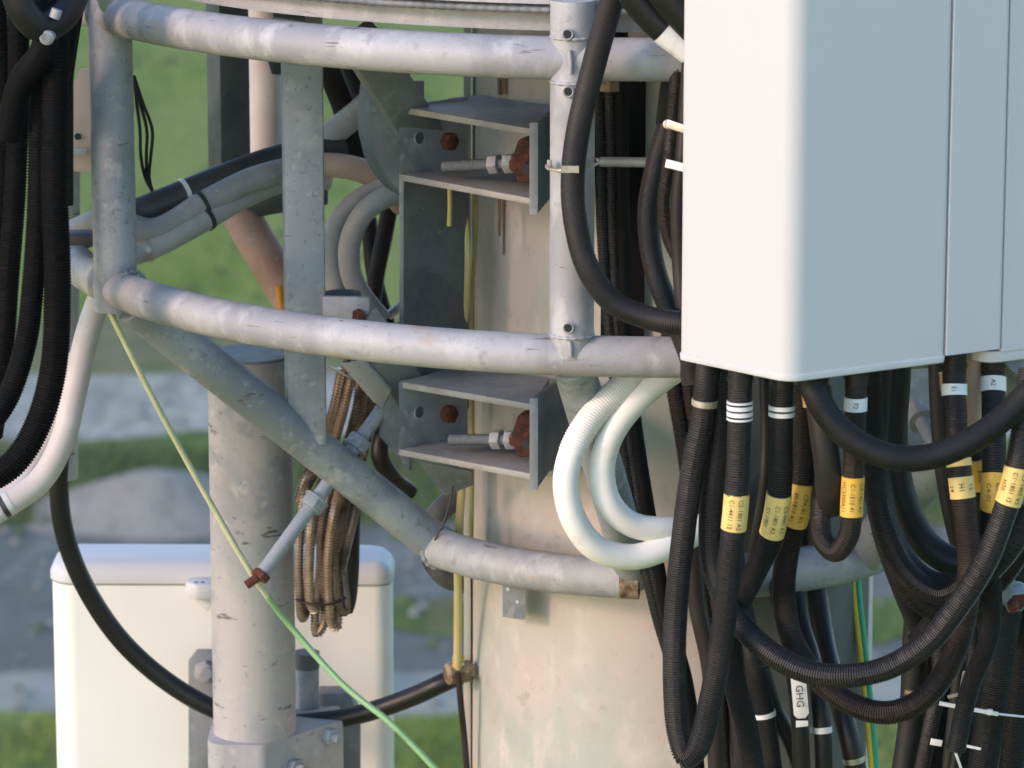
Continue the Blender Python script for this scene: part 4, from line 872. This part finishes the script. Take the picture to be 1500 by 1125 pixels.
g2_ = hose('jumper_hose', 'jumper hose with orange yellow label squeezed behind the broken label', 'hose', [(1425, 660, -.20), (1431, 720, -.20), (1438, 780, -.20), (1452, 850, -.18), (1450, 930, -.14), (1420, 1010, -.1), (1400, 1100, -.1)], 30, 'ribbed', 'black', HG)
sleeve(g2_[0], g2_[1], g2_[2]*1.06, P(1427, 672, -.20), P(1431, 718, -.20), 'yellow', ('B1E0', '4H'), name='yellow_label')
hose('jumper_hose', 'smooth dark hose crossing in a sag in front of the right ports', 'hose', [(1180, 520, -.33), (1190, 566, -.36), (1212, 608, -.37), (1250, 645, -.38), (1300, 668, -.39), (1350, 671, -.39), (1410, 652, -.39), (1470, 612, -.38), (1520, 560, -.37)], 40, 'ribbed', 'black', HG, pitch=.0032, depth=.05, seg=18)
hose('jumper_hose', 'wide ribbed hose swinging below the right ports', 'hose', [(1288, 500, -.13), (1285, 570, -.14), (1280, 640, -.14), (1285, 720, -.14), (1310, 800, -.15), (1355, 850, -.16), (1410, 858, -.17), (1470, 810, -.19), (1510, 740, -.2)], 42, 'ribbed', 'black_dust', HG)
hose('jumper_hose', 'dark hose behind the wide one below the right ports', 'hose', [(1314, 480, -.08), (1312, 560, -.08), (1308, 640, -.08), (1322, 730, -.08), (1360, 800, -.08), (1410, 825, -.09), (1470, 790, -.1), (1510, 730, -.1)], 44, 'smooth', 'black', HG)
hose('jumper_hose', 'brown black hose forming the lowest curve of the right swags', 'hose', [(1300, 700, -.05), (1312, 800, -.05), (1340, 870, -.06), (1390, 895, -.07), (1450, 860, -.08), (1510, 780, -.1)], 40, 'ribbed', 'brownblack', HG)
tr = thing('added_backing', (.52, .66, 0), 'added dark grey green cable tray behind the hoses on the right of the pole', 'cable tray')  # dark panels added to darken the pole behind the hoses
for k, (pa_, pb_, ya_, yb_) in enumerate(((1070, 1205, .655, .70), (1203, 1272, .70, .84))):
    a_, b_ = P(pa_, 800, ya_), P(pb_, 800, yb_)
    obj('backing_panel', plate([(a_[0], a_[1], -2.6), (b_[0], b_[1]-.003*k, -2.6), (b_[0], b_[1]-.003*k, .7), (a_[0], a_[1], .7)], (.004, .012, 0)), 'backing', tr, bevel=.002)
# conduits dropping below
DG = 'black conduits dropping along the pole at lower right'
drops = [([(1050, 720, .60), (1060, 860, .52), (1072, 960, .45), (1082, 1060, .45), (1086, 1170, .45)], 26, 'ribbed', 'black_dust', 'drop conduit left of the white tie'),
    ([(1066, 720, .60), (1080, 850, .50), (1100, 950, .42), (1120, 1050, .42), (1136, 1170, .42)], 32, 'ribbed', 'black', 'drop conduit carrying the white tie'),
    ([(1128, 700, .62), (1134, 800, .60), (1145, 900, .50), (1160, 960, .40), (1170, 1040, .40), (1176, 1170, .40)], 26, 'smooth', 'rubber', 'drop cable carrying the white tag'),
    ([(1152, 690, .63), (1162, 840, .62), (1172, 905, .56), (1192, 975, .46), (1204, 1060, .42), (1208, 1170, .42)], 26, 'smooth', 'black', 'drop cable right of the white tag'),
    ([(1186, 690, .65), (1195, 840, .64), (1206, 930, .58), (1222, 1000, .50), (1244, 1080, .45), (1262, 1170, .45)], 32, 'smooth', 'rubber', 'drop cable with silver markings at the bottom edge'),
    ([(1115, 980, .46), (1135, 1040, .46), (1160, 1090, .46), (1185, 1170, .46)], 26, 'smooth', 'rubber', 'slanted cable behind the white tag'),
    ([(1345, 860, .2), (1340, 950, .2), (1335, 1050, .2), (1318, 1170, .2)], 38, 'smooth', 'rubber', 'smooth drop cable left of the ribbed one at right'),
    ([(1372, 900, .18), (1376, 990, .17), (1362, 1070, .16), (1340, 1170, .16)], 24, 'ribbed', 'black_dust', 'narrow ribbed drop conduit under the brown swag'),
    ([(1412, 880, .14), (1405, 980, .13), (1396, 1060, .13), (1384, 1170, .13)], 20, 'smooth', 'rubber', 'thin smooth drop cable at right'),
    ([(1435, 870, .1), (1424, 960, .1), (1408, 1060, .1), (1390, 1170, .1)], 14, 'ribbed', 'black_dust', 'thin ribbed drop conduit with the twig like tie'),
    ([(1500, 780, .06), (1478, 880, .05), (1460, 990, .04), (1446, 1080, .04), (1432, 1170, .04)], 46, 'ribbed', 'black', 'widest ribbed drop conduit at right'),
    ([(1525, 800, .12), (1505, 930, .12), (1490, 1050, .12), (1476, 1170, .12)], 40, 'ribbed', 'black', 'drop conduit on the right edge'),
    ([(1340, 960, .24), (1338, 1040, .24), (1330, 1170, .24)], 30, 'smooth', 'brownblack', 'brown drop cable behind the smooth one at right'),
    ([(1268, 440, .10), (1270, 540, .10), (1274, 620, .10), (1278, 700, .1), (1292, 780, .1), (1320, 860, .1), (1345, 920, .12)], 30, 'ribbed', 'black', 'short riser left of the grey plate under the antenna'),
    ([(1374, 450, .05), (1375, 550, .05), (1378, 620, .05), (1386, 700, .05), (1402, 780, .05), (1425, 850, .06), (1450, 930, .08)], 30, 'smooth', 'black', 'short riser left of the pink strut'),
    ([(1120, 450, .05), (1120, 560, .05), (1122, 640, .05), (1118, 720, .05), (1105, 800, .08), (1085, 900, .15)], 16, 'smooth', 'rubber', 'thin riser between the first two ports'),
    ([(1462, 760, .22), (1440, 880, .22), (1418, 1000, .22), (1400, 1170, .22)], 38, 'ribbed', 'black', 'rear drop conduit in the dense bunch at right'),
    ([(1520, 860, .2), (1500, 980, .2), (1480, 1090, .2), (1470, 1170, .2)], 40, 'smooth', 'black', 'rear smooth drop cable by the right edge'),
    ([(1356, 880, .3), (1362, 980, .3), (1352, 1080, .3), (1346, 1170, .3)], 36, 'smooth', 'shaded_black', 'rear drop cable left in the dense bunch at right'),
    ([(1398, 860, .26), (1392, 960, .26), (1376, 1060, .26), (1362, 1170, .26)], 34, 'ribbed', 'black', 'rear ribbed drop conduit in the middle of the dense bunch'),
    ([(1438, 450, .02), (1440, 560, .02), (1444, 640, .02), (1440, 740, .02), (1420, 830, .02), (1380, 890, .04), (1340, 940, .08)], 28, 'ribbed', 'black', 'hidden riser curling left behind the right labels'),
    ([(1010, 640, .3), (1012, 760, .3), (1020, 880, .3), (1040, 980, .3), (1052, 1170, .3)], 26, 'smooth', 'brownblack', 'brown riser behind the lowest loop')]
D = {}
for pts, w_, st, m, lab in drops: D[lab] = hose('drop_conduit', lab, 'conduit', pts, w_, st, m, DG)
x = D['drop conduit carrying the white tie']; band(x[0], x[1], x[2], P(1118, 1047, .42), .008, 'tape', knob=True)
x = D['drop cable right of the white tag']; band(x[0], x[1], x[2], P(1204, 1067, .42), .009, 'tape', knob=True)
x = D['drop cable with silver markings at the bottom edge']
for yy in (1108, 1114): band(x[0], x[1], x[2]*1.0, P(1252, yy, .45), .004, 'silver', knob=False)
tg = thing('cable_tag', P(1172, 1020, .35), 'white plastic tag with black lettering on a cable at lower right', 'tag')
obj('tag_plate', plate(pp((1158, 990, .365), (1181, 1000, .365), (1185, 1045, .365), (1180, 1052, .365), (1169, 1053, .365), (1163, 1048, .365)), (0, .003, 0)), 'tape', tg, bevel=.0005)
obj('tag_loop', plate(pp((1166, 1056, .365), (1184, 1056, .365), (1184, 1064, .365), (1166, 1066, .365)), (0, .003, 0)), 'tape', tg, bevel=.0008)
tv, tf = text_mesh('GHG', .017); c = P(1171, 1020, .362); ang = math.radians(-86)
obj('lettering', (np.column_stack([tv[:, 0]*math.cos(ang)-tv[:, 1]*math.sin(ang), tv[:, 0]*0, tv[:, 0]*math.sin(ang)+tv[:, 1]*math.cos(ang)])+c, tf), 'ink_black', tg, smooth=False)
o = obj('cable_tie', join(beam(P(1376, 1030, .0), P(1462, 1046, .0), .006, .003, up=(0, -1, 0)), box(P(1450, 1043, .0), .008, .006, .008), cyl(P(1462, 1046, 0), P(1500, 1050, .02), .0018, 8)), 'tape'); tag(o, 'long white zip tie across the drop conduits at lower right', 'cable tie')
o = obj('cable_tie', join(beam(P(1388, 1021, .0), P(1435, 1009, .0), .005, .003, up=(0, -1, 0)), beam(P(1413, 1006, -.002), P(1409, 1022, -.002), .005, .003, up=(0, -1, 0)), cyl(P(1413, 984, .05), P(1406, 1022, .02), .003, 8)), 'tie'); tag(o, 'grey twig like tie knot above the long white zip tie', 'cable tie')
o = obj('cable_tie', join(beam(P(1403, 1090, .03), P(1437, 1097, .02), .004, .002, up=(0, -1, 0)), beam(P(1398, 1098, .04), P(1408, 1126, .04), .004, .002, up=(0, -1, 0))), 'tape'); tag(o, 'small white tie at the bottom edge on the ribbed conduit', 'cable tie')
o = obj('cable_tie', beam(P(1363, 1086, .12), P(1380, 1089, .12), .010, .003, up=(0, -1, 0)), 'tape', bevel=.0005); tag(o, 'short white tape on the dark cable at lower right', 'cable tie')
o = obj('brass_lug', cyl(P(1326, 1013, .15), P(1343, 1017, .15), .0045, 12), 'copper'); tag(o, 'bright brass lug above the brown swag', 'lug')
o = obj('connector_pin', cyl(P(1379, 546, -.2), P(1381, 572, -.2), .0045, 12), 'copper'); tag(o, 'small copper pin beside the right port', 'pin')
o = obj('connector_pin', cyl(P(1178, 574, -.36), P(1181, 596, -.36), .0045, 12), 'copper'); tag(o, 'bright brass pin below the antenna corner', 'pin')
# steel seen between the hoses on the right
o = obj('pink_strut', cyl(P(1426, 505, -.17), P(1430, 700, -.12), .0125, 18), 'peach'); tag(o, 'pinkish upright strut between the right ports', 'strut')
o = obj('grey_plate', plate(pp((1322, 520, .76), (1385, 520, .80), (1385, 600, .80), (1362, 640, .8), (1345, 720, .78), (1322, 720, .76)), (.004, .01, 0)), 'slate', bevel=.002); tag(o, 'grey plate behind the risers under the antenna', 'plate')
wire('black_cable', 'thin black cable crossing the grey brace at right', 'cable', [(1320, 720, .45), (1350, 690, .42), (1380, 665, .4), (1400, 650, .4)], 9, 'rubber')

# ================================================================== AIR
hz = obj('haze', box((0, 690, -9.5), 1420, 1640, 27.0), 'haze_air', smooth=False)
tag(hz, 'thin pale haze in the air', None, None, 'stuff')
